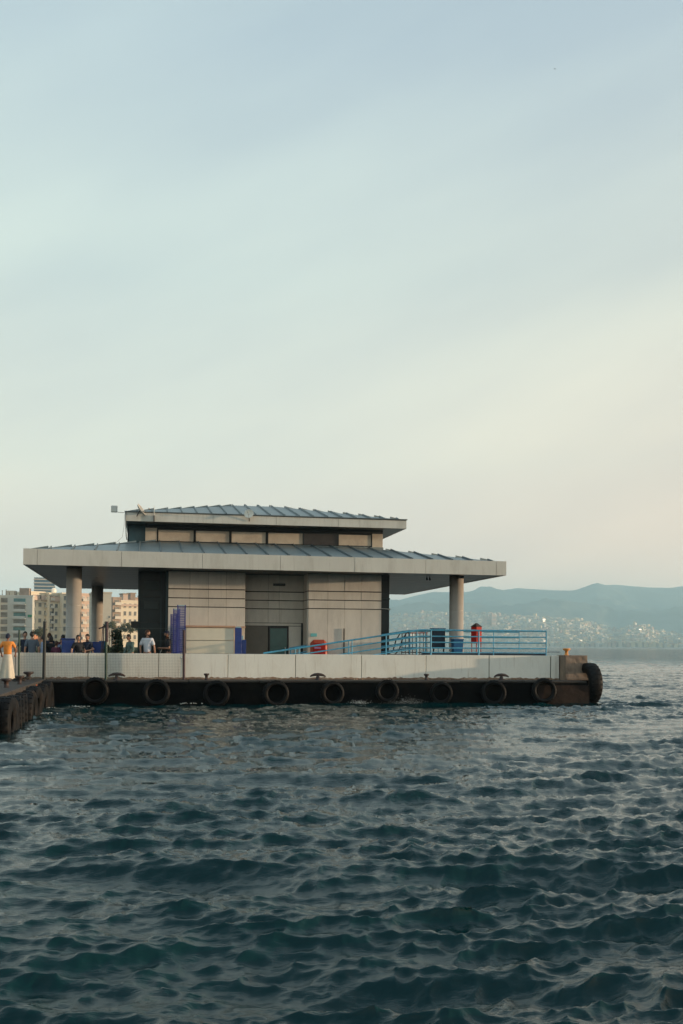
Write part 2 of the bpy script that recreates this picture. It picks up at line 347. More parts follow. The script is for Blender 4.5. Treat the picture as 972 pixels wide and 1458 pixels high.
def build_sea():
    rr = [3.2]
    while rr[-1] < 210:
        r = rr[-1]; rr.append(r + min(max(r * r / 2257.0, 0.02), 0.16 + max(0, r - 60) * 0.012))
    while rr[-1] < 6100: rr.append(rr[-1] * 1.06)
    rr = np.array(rr)
    fine = np.linspace(R(-33), R(33), 761)
    yaw = -0.18297
    th = fine + (math.pi / 2 + yaw)
    coarse = np.linspace(th[-1], th[0] + 2 * math.pi, 60)[1:-1]
    ang = np.concatenate([th, coarse])
    na, nr = len(ang), len(rr)
    A, Rr = np.meshgrid(ang, rr, indexing='ij')
    X = EYE.x + Rr * np.cos(A); Y = EYE.y + Rr * np.sin(A)
    Z = np.zeros_like(X); DX = np.zeros_like(X); DY = np.zeros_like(X)
    # wave height falls off where the grid can no longer carry it; calmer in the lee of the quay
    near = np.clip((215 - Rr) / 100, 0, 1)
    dq = np.clip((np.hypot(np.maximum(X - 21, 0), Y + 1.4)) / 14, 0, 1)
    calm = 0.80 + 0.20 * dq
    for (t, rot) in TILES:
        sx = 0.72 if t[0] == 46.0 else 1.0        # longer crests across the wind
        h, dx, dy = sample(t, rot, X * sx, Y)
        Z += h; DX += dx; DY += dy
    g1, _, _ = sample(TILES[2][0], 1.1, X * 0.22, Y * 0.35)
    amp = near * calm * np.clip(0.95 + g1 / TILES[2][0][2].std() * 0.26, 0.45, 1.45)
    amp[761:, :] *= 0.6
    Z = Z * amp; X = X + DX * CHOP * amp; Y = Y + DY * CHOP * amp
    co = np.stack([X, Y, Z], -1).reshape(-1, 3)
    co = np.vstack([co, [[EYE.x, EYE.y, 0]]])
    ia = np.arange(na); ib = (ia + 1) % na
    ir = np.arange(nr - 1)
    a = (ia[:, None] * nr + ir[None, :]).ravel(); b = (ib[:, None] * nr + ir[None, :]).ravel()
    quads = np.stack([a, a + 1, b + 1, b], -1)
    tris = np.stack([np.full(na, len(co) - 1), ia * nr, ib * nr], -1)
    me = bpy.data.meshes.new('sea')
    nq, nt = len(quads), len(tris)
    me.vertices.add(len(co)); me.vertices.foreach_set('co', co.astype(np.float32).ravel())
    me.loops.add(nq * 4 + nt * 3)
    me.loops.foreach_set('vertex_index', np.concatenate([quads.ravel(), tris.ravel()]).astype(np.int32))
    me.polygons.add(nq + nt)
    ls = np.concatenate([np.arange(nq) * 4, nq * 4 + np.arange(nt) * 3]).astype(np.int32)
    me.polygons.foreach_set('loop_start', ls)
    me.update(calc_edges=True)
    me.polygons.foreach_set('use_smooth', np.ones(nq + nt, dtype=bool))
    o = bpy.data.objects.new('sea', me); COL.objects.link(o)
    m = bpy.data.materials.new('sea_water'); m.use_nodes = True
    n, l = m.node_tree.nodes, m.node_tree.links
    b = n['Principled BSDF']
    b.inputs['Base Color'].default_value = (0.0005, 0.026, 0.027, 1)
    b.inputs['Roughness'].default_value = 0.06
    b.inputs['IOR'].default_value = 1.333
    g = n.new('ShaderNodeNewGeometry')
    # fine ripples near, long-crested chop far
    t1 = n.new('ShaderNodeTexNoise'); t1.inputs['Scale'].default_value = 9; t1.inputs['Detail'].default_value = 6; t1.inputs['Roughness'].default_value = 0.6
    mp1 = n.new('ShaderNodeMapping'); mp1.inputs['Scale'].default_value = (0.7, 2.0, 1); l.new(g.outputs['Position'], mp1.inputs[0]); l.new(mp1.outputs[0], t1.inputs['Vector'])
    bp = n.new('ShaderNodeBump'); bp.inputs['Strength'].default_value = 0.6; bp.inputs['Distance'].default_value = 0.014
    l.new(t1.outputs['Fac'], bp.inputs['Height'])
    cd = n.new('ShaderNodeVectorMath'); cd.operation = 'DISTANCE'; cd.inputs[1].default_value = EYE; l.new(g.outputs['Position'], cd.inputs[0])
    far = n.new('ShaderNodeMapRange'); far.inputs['From Min'].default_value = 90; far.inputs['From Max'].default_value = 210; l.new(cd.outputs['Value'], far.inputs['Value'])
    t2 = n.new('ShaderNodeTexNoise'); t2.inputs['Scale'].default_value = 0.45; t2.inputs['Detail'].default_value = 5; t2.inputs['Roughness'].default_value = 0.6
    mp2 = n.new('ShaderNodeMapping'); mp2.inputs['Scale'].default_value = (0.7, 1.3, 1); mp2.inputs['Rotation'].default_value = (0, 0, R(-10)); l.new(g.outputs['Position'], mp2.inputs[0]); l.new(mp2.outputs[0], t2.inputs['Vector'])
    bp2 = n.new('ShaderNodeBump'); bp2.inputs['Distance'].default_value = 1.5; l.new(far.outputs[0], bp2.inputs['Strength'])
    l.new(t2.outputs['Fac'], bp2.inputs['Height']); l.new(bp.outputs[0], bp2.inputs['Normal']); l.new(bp2.outputs[0], b.inputs['Normal'])
    me.materials.append(m)
    prop(o, kind='structure')
build_sea()

# ------------------------------------------------------------------ quay (setting)
DZ = 0.85
def structure(name, g, m): return prop(g.obj(name, m), kind='structure')
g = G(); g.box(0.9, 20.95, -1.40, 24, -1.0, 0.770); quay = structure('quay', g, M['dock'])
g = G()
# long coping blocks of the ledge, each with its own edge
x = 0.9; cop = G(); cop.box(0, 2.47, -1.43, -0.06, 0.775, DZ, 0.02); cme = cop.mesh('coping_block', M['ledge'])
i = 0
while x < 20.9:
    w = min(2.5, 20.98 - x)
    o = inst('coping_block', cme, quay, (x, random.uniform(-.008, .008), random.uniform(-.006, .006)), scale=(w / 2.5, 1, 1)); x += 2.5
g = G(); g.box(0.9, 20.9, -0.05, 24, 0.70, DZ - 0.004); structure('quay_deck', g, M['deck'])
g = G(); g.box(18.9, 20.98, -1.44, -1.405, -0.5, 0.68); g.box(20.952, 20.99, -1.44, 6, -0.5, 0.68); prop(g.obj('end_cladding', M['dockend'], quay), 'rust brown facing on the end of the quay')
# left quay running towards the camera
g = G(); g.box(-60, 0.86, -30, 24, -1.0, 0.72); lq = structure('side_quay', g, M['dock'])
g = G()
for k in range(12):
    y0 = -30 + k * 2.5
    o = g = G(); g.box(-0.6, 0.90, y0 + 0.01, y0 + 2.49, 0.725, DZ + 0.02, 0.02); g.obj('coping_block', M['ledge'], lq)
g = G(); g.box(-60, -0.62, -30, -0.05, 0.72, DZ); structure('side_quay_deck', g, M['deck'])
g = G(); g.box(-60, 0.88, -0.05, 24, 0.72, DZ - 0.008); structure('promenade_deck', g, M['deck'])

# ------------------------------------------------------------------ terminal building
T = thing('ferry_terminal', 'low ferry terminal with two stacked grey metal roofs and beige panelled walls', 'building')
W_, D_ = 18.17, 16.5
ft = lambda u: 5.535 - 0.0042 * u
fb = lambda u: 4.955 - 0.0026 * u
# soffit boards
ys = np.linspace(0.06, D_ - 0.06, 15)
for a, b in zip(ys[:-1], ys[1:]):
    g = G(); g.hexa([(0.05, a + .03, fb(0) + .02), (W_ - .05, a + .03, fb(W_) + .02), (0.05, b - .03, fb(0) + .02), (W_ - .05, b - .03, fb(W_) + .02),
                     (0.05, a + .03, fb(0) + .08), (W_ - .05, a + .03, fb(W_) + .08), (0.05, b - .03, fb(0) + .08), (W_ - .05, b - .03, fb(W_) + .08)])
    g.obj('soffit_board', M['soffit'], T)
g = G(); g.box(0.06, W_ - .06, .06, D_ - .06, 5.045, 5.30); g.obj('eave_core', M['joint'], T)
# fascia panels, front then the other three sides
edges = [0, 0.49, 3.46, 6.39, 9.29, 12.14, 14.92, 17.75, W_]
for a, b in zip(edges[:-1], edges[1:]):
    e = 0.006; dy = random.uniform(0, .004)
    g = G(); g.hexa([(a + e, dy, fb(a)), (b - e, dy, fb(b)), (a + e, .05, fb(a)), (b - e, .05, fb(b)), (a + e, dy, ft(a)), (b - e, dy, ft(b)), (a + e, .05, ft(a)), (b - e, .05, ft(b))])
    g.obj('fascia_panel', M['fascia'], T)
for k in range(6):
    a, b = k * D_ / 6 + .052 * (k == 0), (k + 1) * D_ / 6
    for (x0, x1, u) in ((0.001, .05, 0), (W_ - .05, W_ - .001, W_)):
        g = G(); g.box(x0, x1, a + .004, b - .004, fb(u), ft(u)); g.obj('fascia_panel', M['fascia'], T)
for k in range(6):
    a, b = .052 + k * (W_ - .104) / 6, .052 + (k + 1) * (W_ - .104) / 6
    g = G(); g.box(a + .004, b - .004, D_ - .05, D_ - .001, fb(a), ft(a)); g.obj('fascia_panel', M['fascia'], T)

def hip_roof(x0, x1, y0, y1, ze, zs, slope, T_top, spacing, first, rib_h, rib_w, name):
    """front slope: tray panels and seams as parts; the other slopes one part each"""
    Wd = x1 - x0
    def zf(t, u): return ze(u) + slope * t
    us = []
    u = first
    while u < x1 - 0.15: us.append(u - x0); u += spacing
    us = [v for v in us if v > 0.1]
    bounds = [0.0] + us + [Wd]
    tt = lambda q: min(T_top, q, Wd - q)
    for a, b in zip(bounds[:-1], bounds[1:]):
        qs = [a, b]
        for brk in (T_top, Wd / 2, Wd - T_top):
            if a < brk < b: qs.append(brk)
        qs = sorted(set(qs))
        g = G(); bot = [(x0 + a, y0, zf(0, a)), (x0 + b, y0, zf(0, b))]
        top = [(x0 + q, y0 + tt(q), zf(tt(q), q)) for q in reversed(qs)]
        poly = bot + top
        cl = []
        for p in poly:
            if not cl or (Vector(p) - Vector(cl[-1])).length > 1e-4: cl.append(p)
        if (Vector(cl[0]) - Vector(cl[-1])).length < 1e-4: cl.pop()
        n = len(cl); low = [(p[0], p[1], p[2] - .03) for p in cl]
        g.add(cl + low, [tuple(range(n)), tuple(range(2 * n - 1, n - 1, -1))] + [(i, i + n, (i + 1) % n + n, (i + 1) % n) for i in range(n)])
        g.obj('roof_panel', M['roof'], T)
    for q in us:
        t = tt(q)
        if t < .15: continue
        g = G(); w = rib_w / 2; z0, z1 = zf(0, q), zf(t, q)
        g.hexa([(x0 + q - w, y0 - .01, z0), (x0 + q + w, y0 - .01, z0), (x0 + q - w, y0 + t, z1), (x0 + q + w, y0 + t, z1),
                (x0 + q - w * .5, y0 - .01, z0 + rib_h), (x0 + q + w * .5, y0 - .01, z0 + rib_h), (x0 + q - w * .5, y0 + t, z1 + rib_h), (x0 + q + w * .5, y0 + t, z1 + rib_h)])
        g.obj('roof_seam', M['seam'], T)
    Dd = y1 - y0; tb = min(T_top, Dd / 2, Wd / 2)
    def ribs(g, P, length, inw, zz):
        n = int(length / spacing)
        for i in range(1, n + 1):
            q = i * length / (n + 1); t = min(tb, q, length - q)
            p0 = P[0] + P[1] * q; p1 = p0 + inw * t
            w = P[1] * (rib_w / 2)
            g.hexa([p0 - w + Vector((0, 0, zz)), p0 + w + Vector((0, 0, zz)), p1 - w + Vector((0, 0, zz + slope * t)), p1 + w + Vector((0, 0, zz + slope * t)),
                    p0 - w + Vector((0, 0, zz + rib_h)), p0 + w + Vector((0, 0, zz + rib_h)), p1 - w + Vector((0, 0, zz + slope * t + rib_h)), p1 + w + Vector((0, 0, zz + slope * t + rib_h))])
    for side in ('left', 'right', 'back'):
        g = G()
        if side == 'left':
            zz = ze(0); g.add([(x0, y0, zz), (x0, y1, zz), (x0 + tb, y1 - tb, zz + slope * tb), (x0 + tb, y0 + tb, zz + slope * tb)], [(0, 3, 2, 1)])
            ribs(g, (Vector((x0, y0, 0)), Vector((0, 1, 0))), Dd, Vector((1, 0, 0)), zz)
        elif side == 'right':
            zz = ze(Wd); g.add([(x1, y0, zz), (x1, y1, zz), (x1 - tb, y1 - tb, zz + slope * tb), (x1 - tb, y0 + tb, zz + slope * tb)], [(0, 1, 2, 3)])
            ribs(g, (Vector((x1, y0, 0)), Vector((0, 1, 0))), Dd, Vector((-1, 0, 0)), zz)
        else:
            zz = ze(Wd / 2); g.add([(x0, y1, zz), (x1, y1, zz), (x1 - tb, y1 - tb, zz + slope * tb), (x0 + tb, y1 - tb, zz + slope * tb)], [(0, 3, 2, 1)])
            ribs(g, (Vector((x0, y1, 0)), Vector((1, 0, 0))), Wd, Vector((0, -1, 0)), zz)
        g.obj('roof_slope', M['roof'], T)

hip_roof(0.02, W_ - .02, 0.03, D_ - .03, lambda u: 5.50 - 0.0042 * u, 0, 0.183, 5.2, 0.795, 0.90, 0.075, 0.05, 'lower')
# lower walls
g = G()
g.box(5.22, 8.14, 1.74, 12, DZ, 4.97); g.box(8.14, 10.62, 2.84, 12, DZ, 4.97); g.box(10.62, 13.54, 1.74, 12, DZ, 4.97)
g.obj('wall', M['joint'], T)
rows = [(DZ, 3.555), (3.59, 3.895), (3.93, 4.24), (4.28, 4.935)]
def panels(xs, yf, zr, name='wall_panel'):
    for a, b in zip(xs[:-1], xs[1:]):
        for (z0, z1) in zr:
            g = G(); d = random.uniform(-.003, .003)
            g.box(a + .004, b - .004, yf + d, yf + .038, z0, z1, 0.004); g.obj(name, M['facade'], T)
panels([5.19, 6.01, 6.72, 7.41, 8.14], 1.70, rows)
panels([10.62, 11.40, 12.07, 12.74, 13.56], 1.70, rows)
panels([8.20, 9.17, 9.61, 10.58], 2.80, [(3.02, 3.555)] + rows[1:])
# cheeks of the recess and the outer corner
for (z0, z1) in rows:
    g = G(); g.box(10.58, 10.618, 1.742, 2.79, z0, z1); g.obj('wall_panel', M['facade'], T)
# recess infill at ground level
g = G(); g.box(8.20, 9.17, 2.80, 2.83, DZ, 2.88, .004); prop(g.obj('shutter', M['brownpanel'], T), 'grey brown shutter beside the glass door')
dr = G(); dr.box(9.20, 9.25, 2.76, 2.83, DZ, 2.86); dr.box(9.93, 9.99, 2.76, 2.83, DZ, 2.86); dr.box(9.25, 9.93, 2.76, 2.83, 2.80, 2.86); dr = dr.obj('door', M['frame'], T)
g = G(); g.box(9.252, 9.928, 2.785, 2.80, DZ + .02, 2.798); g.obj('door_pane', M['greendoor'], dr)
g = G(); g.tube([(9.86, 2.75, 1.75), (9.86, 2.75, 2.05)], .015); g.obj('handle', M['whitepaint'], dr)
g = G(); g.box(10.0, 10.5, 2.80, 2.83, DZ, 2.88, .004); g.obj('wall_panel', M['facade'], T)
g = G(); g.box(10.50, 10.575, 2.74, 2.83, DZ, 2.94); g.obj('downpipe', M['frame'], T)
g = G(); g.box(8.16, 10.5, 2.79, 2.832, 2.90, 3.0); g.obj('lintel', M['facade'], T)
g = G(); g.box(9.36, 9.84, 2.74, 2.79, 4.50, 4.60, .01); g.obj('wall_vent', M['frame'], T)
# dark glazed entrance bay on the left
g = G(); g.box(4.05, 5.18, 2.55, 12, DZ, 4.96); g.obj('glazed_bay', M['darkglass'], T)
for xx in (4.05, 4.90, 5.12):
    g = G(); g.box(xx, xx + .06, 2.49, 2.545, DZ, 4.96); g.obj('mullion', M['tealframe'], T)
for zz in (2.95, 3.95):
    g = G(); g.box(4.112, 4.898, 2.50, 2.545, zz, zz + .05); g.obj('transom', M['frame'], T)
for (z0, z1) in ((4.24, 4.58), (3.50, 3.79)):
    g = G(); g.box(4.28, 4.84, 2.46, 2.49, z0, z1, .005); g.obj('notice_panel', M['greyboard'], T)
g = G(); g.box(5.10, 5.185, 1.74, 2.48, DZ, 4.96); g.obj('corner_pier', M['tealframe'], T)
# dark pier on the right
g = G(); g.box(13.58, 13.94, 1.95, 12, DZ, 4.96); g.obj('corner_pier', M['darkglass'], T)
g = G(); g.box(13.60, 13.92, 1.91, 1.945, 4.30, 4.72); g.obj('pier_window', M['frame'], T)
g = G(); g.box(13.58, 13.96, 1.905, 1.95, 3.98, 4.04); g.obj('pier_band', M['tealframe'], T)
# columns
for i, (cx, cy) in enumerate(((1.69, 1.5), (16.60, 1.5), (1.95, 14.6), (16.4, 14.6))):
    g = G(); g.lathe([(0.0, 4.98), (.285, 4.98), (.285, DZ + .12), (.31, DZ + .11), (.31, DZ - .01)], 40, Matrix.Translation((cx, cy, 0)), True)
    o = g.obj('column', M['column'], T)
    g = G()
    for zz in (2.2, 3.55): g.lathe([(.2862, zz), (.2862, zz + .012)], 40, Matrix.Translation((cx, cy, 0)))
    g.obj('joint_ring', M['dishgrey'], o)

# upper storey
UZ = 7.075
UF = 3.9
hip_roof(3.49, 15.12, UF, 13.7, lambda u: 7.455 - 0.0015 * u, 0, 0.210, 4.9, 0.60, 3.95, 0.075, 0.05, 'upper')
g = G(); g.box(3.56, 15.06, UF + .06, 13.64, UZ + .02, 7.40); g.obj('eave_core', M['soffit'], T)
xs = [3.49, 4.62, 7.0, 9.6, 12.2, 15.12]
for a, b in zip(xs[:-1], xs[1:]):
    g = G(); g.hexa([(a + .005, UF, UZ), (b - .005, UF, UZ), (a + .005, UF + .05, UZ), (b - .005, UF + .05, UZ), (a + .005, UF, 7.445 - .0015 * a), (b - .005, UF, 7.445 - .0015 * b), (a + .005, UF + .05, 7.445 - .0015 * a), (b - .005, UF + .05, 7.445 - .0015 * b)])
    g.obj('fascia_panel', M['fascia'], T)
for x0, x1 in ((3.491, 3.54), (15.07, 15.119)):
    for k in range(4):
        g = G(); g.box(x0, x1, UF + .052 + k * 2.4, UF + .05 + (k + 1) * 2.4 - .006, UZ, 7.43); g.obj('fascia_panel', M['fascia'], T)
g = G(); g.box(3.552, 15.06, 13.65, 13.7, UZ, 7.43); g.obj('fascia_panel', M['fascia'], T)
g = G(); g.box(3.46, 15.15, UF - .04, UF + .01, 7.435, 7.472); g.obj('eave_trim', M['fascia_top'], T)
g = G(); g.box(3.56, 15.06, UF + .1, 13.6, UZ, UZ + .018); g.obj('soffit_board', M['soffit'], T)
YU = 4.9
g = G(); g.box(4.31, 14.30, YU + .06, 12.5, 5.9, UZ - .004); g.obj('wall', M['joint'], T)
g = G(); g.box(4.29, 4.76, YU, YU + .055, 6.2, 6.93, .004); g.obj('wall_panel', M['clere'], T)
g = G(); g.box(13.86, 14.32, YU, YU + .055, 6.2, 6.93, .004); g.obj('wall_panel', M['clere'], T)
wx = [(4.82, 6.26, 0), (6.36, 7.74, 0), (7.84, 9.27, 0), (9.38, 10.85, 0), (10.90, 12.34, 1), (12.40, 13.81, 0)]
for a, b, dk in wx:
    f = G()
    f.box(a - .03, b + .03, YU - .01, YU + .05, 6.86, 6.90); f.box(a - .03, b + .03, YU - .01, YU + .05, 6.36, 6.40)
    f.box(a - .03, a, YU - .01, YU + .05, 6.40, 6.86); f.box(b, b + .03, YU - .01, YU + .05, 6.40, 6.86)
    f = f.obj('clerestory_window', M['frame'], T)
    g = G(); g.box(a, b, YU + .015, YU + .04, 6.40, 6.86); o = g.obj('window_board', M['dark_board'] if dk else M['clere'], f)
    if dk: prop(f, 'dark unboarded clerestory window'); 
g = G(); g.box(4.29, 14.32, YU - .03, YU + .06, 6.931, 7.07); g.obj('head_beam', M['frame'], T)
g = G(); g.box(4.27, 14.34, YU - .05, YU + .03, 6.18, 6.35); g.obj('sill_flashing', M['roof'], T)
g = G(); g.box(3.57, 4.285, 5.35, 12.0, 5.85, UZ - .004); g.obj('side_glazing', M['tealglass'], T)
for (y0, y1) in ((5.31, 5.345),):
    g = G(); g.box(3.56, 3.60, y0, y1, 5.9, UZ - .006); g.obj('mullion', M['frame'], T)
g = G(); g.tube([(3.50, UF - .03, 7.42), (3.51, UF - .02, 7.0), (3.53, 4.3, 6.5), (3.55, 4.6, 6.38)], .018, 6); g.obj('downpipe', M['fascia_top'], T)

# things fixed to the roofs
def dish(label, loc, rz, tilt, r, mt, name='satellite_dish'):
    t = thing(name, label, 'satellite dish', loc, rz)
    pr = [(0, -.06 * r / .2), (r * .5, -.045 * r / .2), (r * .8, -.02 * r / .2), (r, .015), (r * 1.02, .012), (r * .8, -.035 * r / .2), (0, -.075 * r / .2)]
    g = G(); g.lathe(pr, 24, Matrix.Translation((0, -.12, .28)) @ Matrix.Rotation(R(90 - tilt), 4, 'X')); g.obj('reflector', M[mt], t)
    g = G(); g.tube([(0, .08, 0), (0, .02, .12), (0, -.06, .27)], .02, 6); g.obj('bracket', M['iron'], t)
    g = G(); g.tube([(0, -.12, .12), (0, -.42, .30)], .008, 5); g.ball((0, -.43, .31), .03, 8, 6); g.obj('feed_arm', M['dishgrey'], t)
    return t
dish('round white satellite dish at the middle of the upper eave', (8.46, 3.80, 7.20), R(-12), 16, .19, 'dish')
dish('satellite dish seen edge-on near the left corner of the upper eave', (4.02, 3.76, 7.25), R(72), 35, .27, 'dishgrey')
t = thing('floodlight', 'square white floodlight on a thin arm off the left corner of the upper roof', 'floodlight', (3.48, 3.92, 7.40))
g = G(); g.tube([(0, 0, 0), (-.30, 0, .01)], .012, 6); g.obj('arm', M['dishgrey'], t)
g = G(); g.box(-.55, -.30, -.05, .04, .0, .27, .02); g.obj('lamp_housing', M['dishgrey'], t)
g = G(); g.box(-.53, -.32, -.062, -.051, .02, .25, .005); g.obj('lamp_glass', M['whitepaint'], t)
g = G(); g.tube([(-.02, 0, -.05), (-.03, .0, -.5), (-.10, .3, -.95), (-.42, .2, -1.28)], .006, 4); g.obj('cable', M['fascia_top'], t)
t = thing('antenna', 'thin pale rod antenna with dark clamp on the upper fascia', 'antenna', (4.63, 3.84, 7.07))
g = G(); g.tube([(0, 0, .1), (0, 0, .62)], .012, 6); g.obj('rod', M['whitepaint'], t)
g = G(); g.box(-.02, .02, -.02, .055, 0, .25, .004); g.obj('clamp', M['iron'], t)
t = thing('spotlight', 'pair of small dark spotlights under the right-hand soffit', 'spotlight', (15.45, 1.6, 4.90))
for dx in (-.06, .06):
    g = G(); g.tube([(dx, 0, .03), (dx, 0, -.05), (dx, -.05, -.12)], [.02, .04, .045], 8); g.obj('lamp_head', M['frame'], t)
t = thing('wall_speaker', 'dark box speaker fixed to the left edge of the dark glazed bay', 'speaker', (3.92, 2.5, 2.72))
g = G(); g.add([(-.13, -.12, .05), (.13, -.12, 0), (.13, .12, 0), (-.13, .12, .05), (-.13, -.12, .29), (.13, -.12, .29), (.13, .12, .29), (-.13, .12, .29)], [(0, 3, 2, 1), (4, 5, 6, 7), (0, 1, 5, 4), (1, 2, 6, 5), (2, 3, 7, 6), (3, 0, 4, 7)]); g.obj('cabinet', M['frame'], t)
g = G(); g.box(.13, .16, -.03, .03, .1, .2); g.obj('bracket', M['iron'], t)
t = thing('lamp_arm', 'thin pale lamp arm sticking out of the dark right-hand pier', 'lamp', (13.4, 1.86, 3.60))
g = G(); g.tube([(0, .05, .03), (.0, 0, .03), (.5, 0, 0)], .014, 6); g.obj('arm', M['whitepaint'], t)
g = G(); g.box(.47, .56, -.04, .04, -.04, .02, .01); g.obj('lamp_head', M['dishgrey'], t)

# ------------------------------------------------------------------ parapet wall
P = thing('parapet_wall', 'long low off-white painted parapet wall along the quay edge', 'wall')
g = G(); g.box(-7.4, 20.30, -.06, .14, DZ - .02, 1.75); g.obj('wall_core', M['joint'], P)
xs = [-7.76 + 2.52 * k for k in range(12)] + [20.33]
xs = [x for x in xs if x < 20.1] + [20.33]
for a, b in zip(xs[:-1], xs[1:]):
    d = random.uniform(-.004, .004); gp = .012 if b < 19 else .02
    g = G(); g.box(a + gp, b - gp, -.10 + d, .16, DZ - .005, 1.79 + random.uniform(-.004, .004), .008); o = g.obj('wall_panel', M['white'], P)
for a, b, z1 in ((-7, 20.3, .90),):
    n = 60; pts = []
    vs, fs = [], []
    for i in range(n * 4 + 1):
        xx = a + (b - a) * i / (n * 4)
        hh = .885 + .05 * abs(math.sin(i * 1.7) * math.sin(i * .37)) + .03 * random.random()
        vs += [(xx, -.118, DZ + .001), (xx, -.118 + .004, hh)]
    for i in range(n * 4): fs.append((2 * i, 2 * i + 2, 2 * i + 3, 2 * i + 1))
    g = G(); g.add(vs, fs); prop(g.obj('rust_skirt', M['rust_stain'], P), 'ragged line of brown grime along the foot of the wall')
t = thing('concrete_block', 'square brown weathered concrete block at the outer corner of the quay', 'block', (20.8, -.2, DZ))
bm = bmesh.new(); bmesh.ops.create_cube(bm, size=1)
bmesh.ops.subdivide_edges(bm, edges=bm.edges[:], cuts=7, use_grid_fill=True)
for v in bm.verts:
    v.co.x *= .90; v.co.y *= .9; v.co.z = (v.co.z + .5) * .96
    v.co += Vector((random.uniform(-1, 1), random.uniform(-1, 1), random.uniform(-1, 1))) * .008
me = bpy.data.meshes.new('block'); bm.to_mesh(me); bm.free(); me.materials.append(M['block']); inst('block_body', me, t)
g = G(); g.box(-.45, .56, -.55, -.46, 0, .10, .02); g.obj('foot_lip', M['block'], t)
# grime clumps on the ledge
g = G()
for cx_, n in ((2.0, 18), (1.75, 10), (12.0, 8), (18.3, 14), (11.9, 6), (15.9, 5), (5.9, 6)):
    for i in range(n):
        g.ball((cx_ + random.gauss(0, .25), -.16 + random.uniform(-.08, .02), DZ + .01), (random.uniform(.02, .06), .03, random.uniform(.01, .035)), 6, 4)
prop(g.obj('debris', M['rust_stain']), 'rusty crumbs and rubbish along the foot of the white wall', None, None, 'stuff')

# ------------------------------------------------------------------ tyres
def tyre_mesh(R0, w, r_in, mt, nm, tread=True, n=48):
    """tyre, axis along local Y"""
    h = w / 2
    prof = [(r_in, -h * .55), (r_in + .02, -h * .8), (r_in + (R0 - r_in) * .35, -h), (R0 * .9, -h * .95), (R0 * .965, -h * .78), (R0, -h * .4), (R0, 0), (R0, h * .4), (R0 * .965, h * .78), (R0 * .9, h * .95),
            (r_in + (R0 - r_in) * .35, h), (r_in + .02, h * .8), (r_in, h * .55), (r_in + .03, h * .4), (R0 * .93, h * .6), (R0 * .95, 0), (R0 * .93, -h * .6), (r_in + .03, -h * .4), (r_in, -h * .55)]
    g = G(); g.lathe(prof, n, Matrix.Rotation(R(90), 4, 'X'))
    if tread:
        for k in range(n // 2):
            a = 2 * math.pi * k / (n // 2)
            Mx = Matrix.Rotation(a, 4, 'Y')
            for sx in (-1, 1):
                p = [Mx @ Vector(q) for q in [(-.02 * R0 / .47, sx * h * .1, R0 - .01), (.02 * R0 / .47, sx * h * .1, R0 - .01), (-.03 * R0 / .47, sx * h * .8, R0 * .965 - .01), (.03 * R0 / .47, sx * h * .8, R0 * .965 - .01),
                     (-.018 * R0 / .47, sx * h * .1, R0 + .016), (.018 * R0 / .47, sx * h * .1, R0 + .016), (-.026 * R0 / .47, sx * h * .8, R0 * .965 + .018), (.026 * R0 / .47, sx * h * .8, R0 * .965 + .018)]]
                g.hexa(p)
    return g.mesh(nm, M[mt])
tm = tyre_mesh(.445, .26, .29, 'tyre', 'tyre')
chain = G()
for sx in (-.18, .18): chain.tube([(sx, .10, .42), (sx * .95, .14, .43), (sx * .9, .30, .425)], .014, 5)
chm = chain.mesh('chain', M['iron'])
tl = ['black tyre fender, leftmost on the quay front, next to the side quay',
      'black tyre fender below the wire fence, right of the first two-horned bollard',
      'black tyre fender below the single post bollard right of the rusty fence post',
      'black tyre fender hanging below the foot of the blue ramp rail, midway between bollards',
      'black tyre fender below the second two-horned bollard, under the red cabinet by the wall',
      'black tyre fender below the dark right-hand pier, with white splash water next to it',
      'black tyre fender just right of the second single post bollard',
      'black tyre fender below the third two-horned bollard, under the tall red box',
      'black tyre fender at the right end of the row, nearest the brown concrete block']
for i, xx in enumerate((2.66, 4.76, 6.86, 8.97, 11.02, 13.06, 15.10, 17.12, 19.10)):
    t = thing('tyre_fender', tl[i], 'tyre', (xx, -1.60 + random.uniform(-.02, .02), .45 + random.uniform(-.06, .05)), random.uniform(-.2, .2), 'tyres hanging along the front of the quay')
    inst('tyre', tm, t, rot=(random.uniform(-.14, .04), random.uniform(0, 6), 0), scale=[random.uniform(.93, 1.06)] * 3); inst('chain', chm, t)
# big fender tyres on the end face
bt = tyre_mesh(.80, .52, .42, 'bigtyre', 'big_tyre', True, 48)
labs = ['huge black fender tyre on the end of the quay, the front one', 'huge black fender tyre on the end of the quay, behind the front one']
for i, yy in enumerate((-.75, 1.1)):
    o = inst('fender_tyre', bt, None, (21.27, yy, .72), (0, 0, R(90))); prop(o, labs[i], 'tyre', 'large fender tyres on the end of the quay')
    o.rotation_euler = (0, 0, R(90)); o.scale = (1, 1, 1)
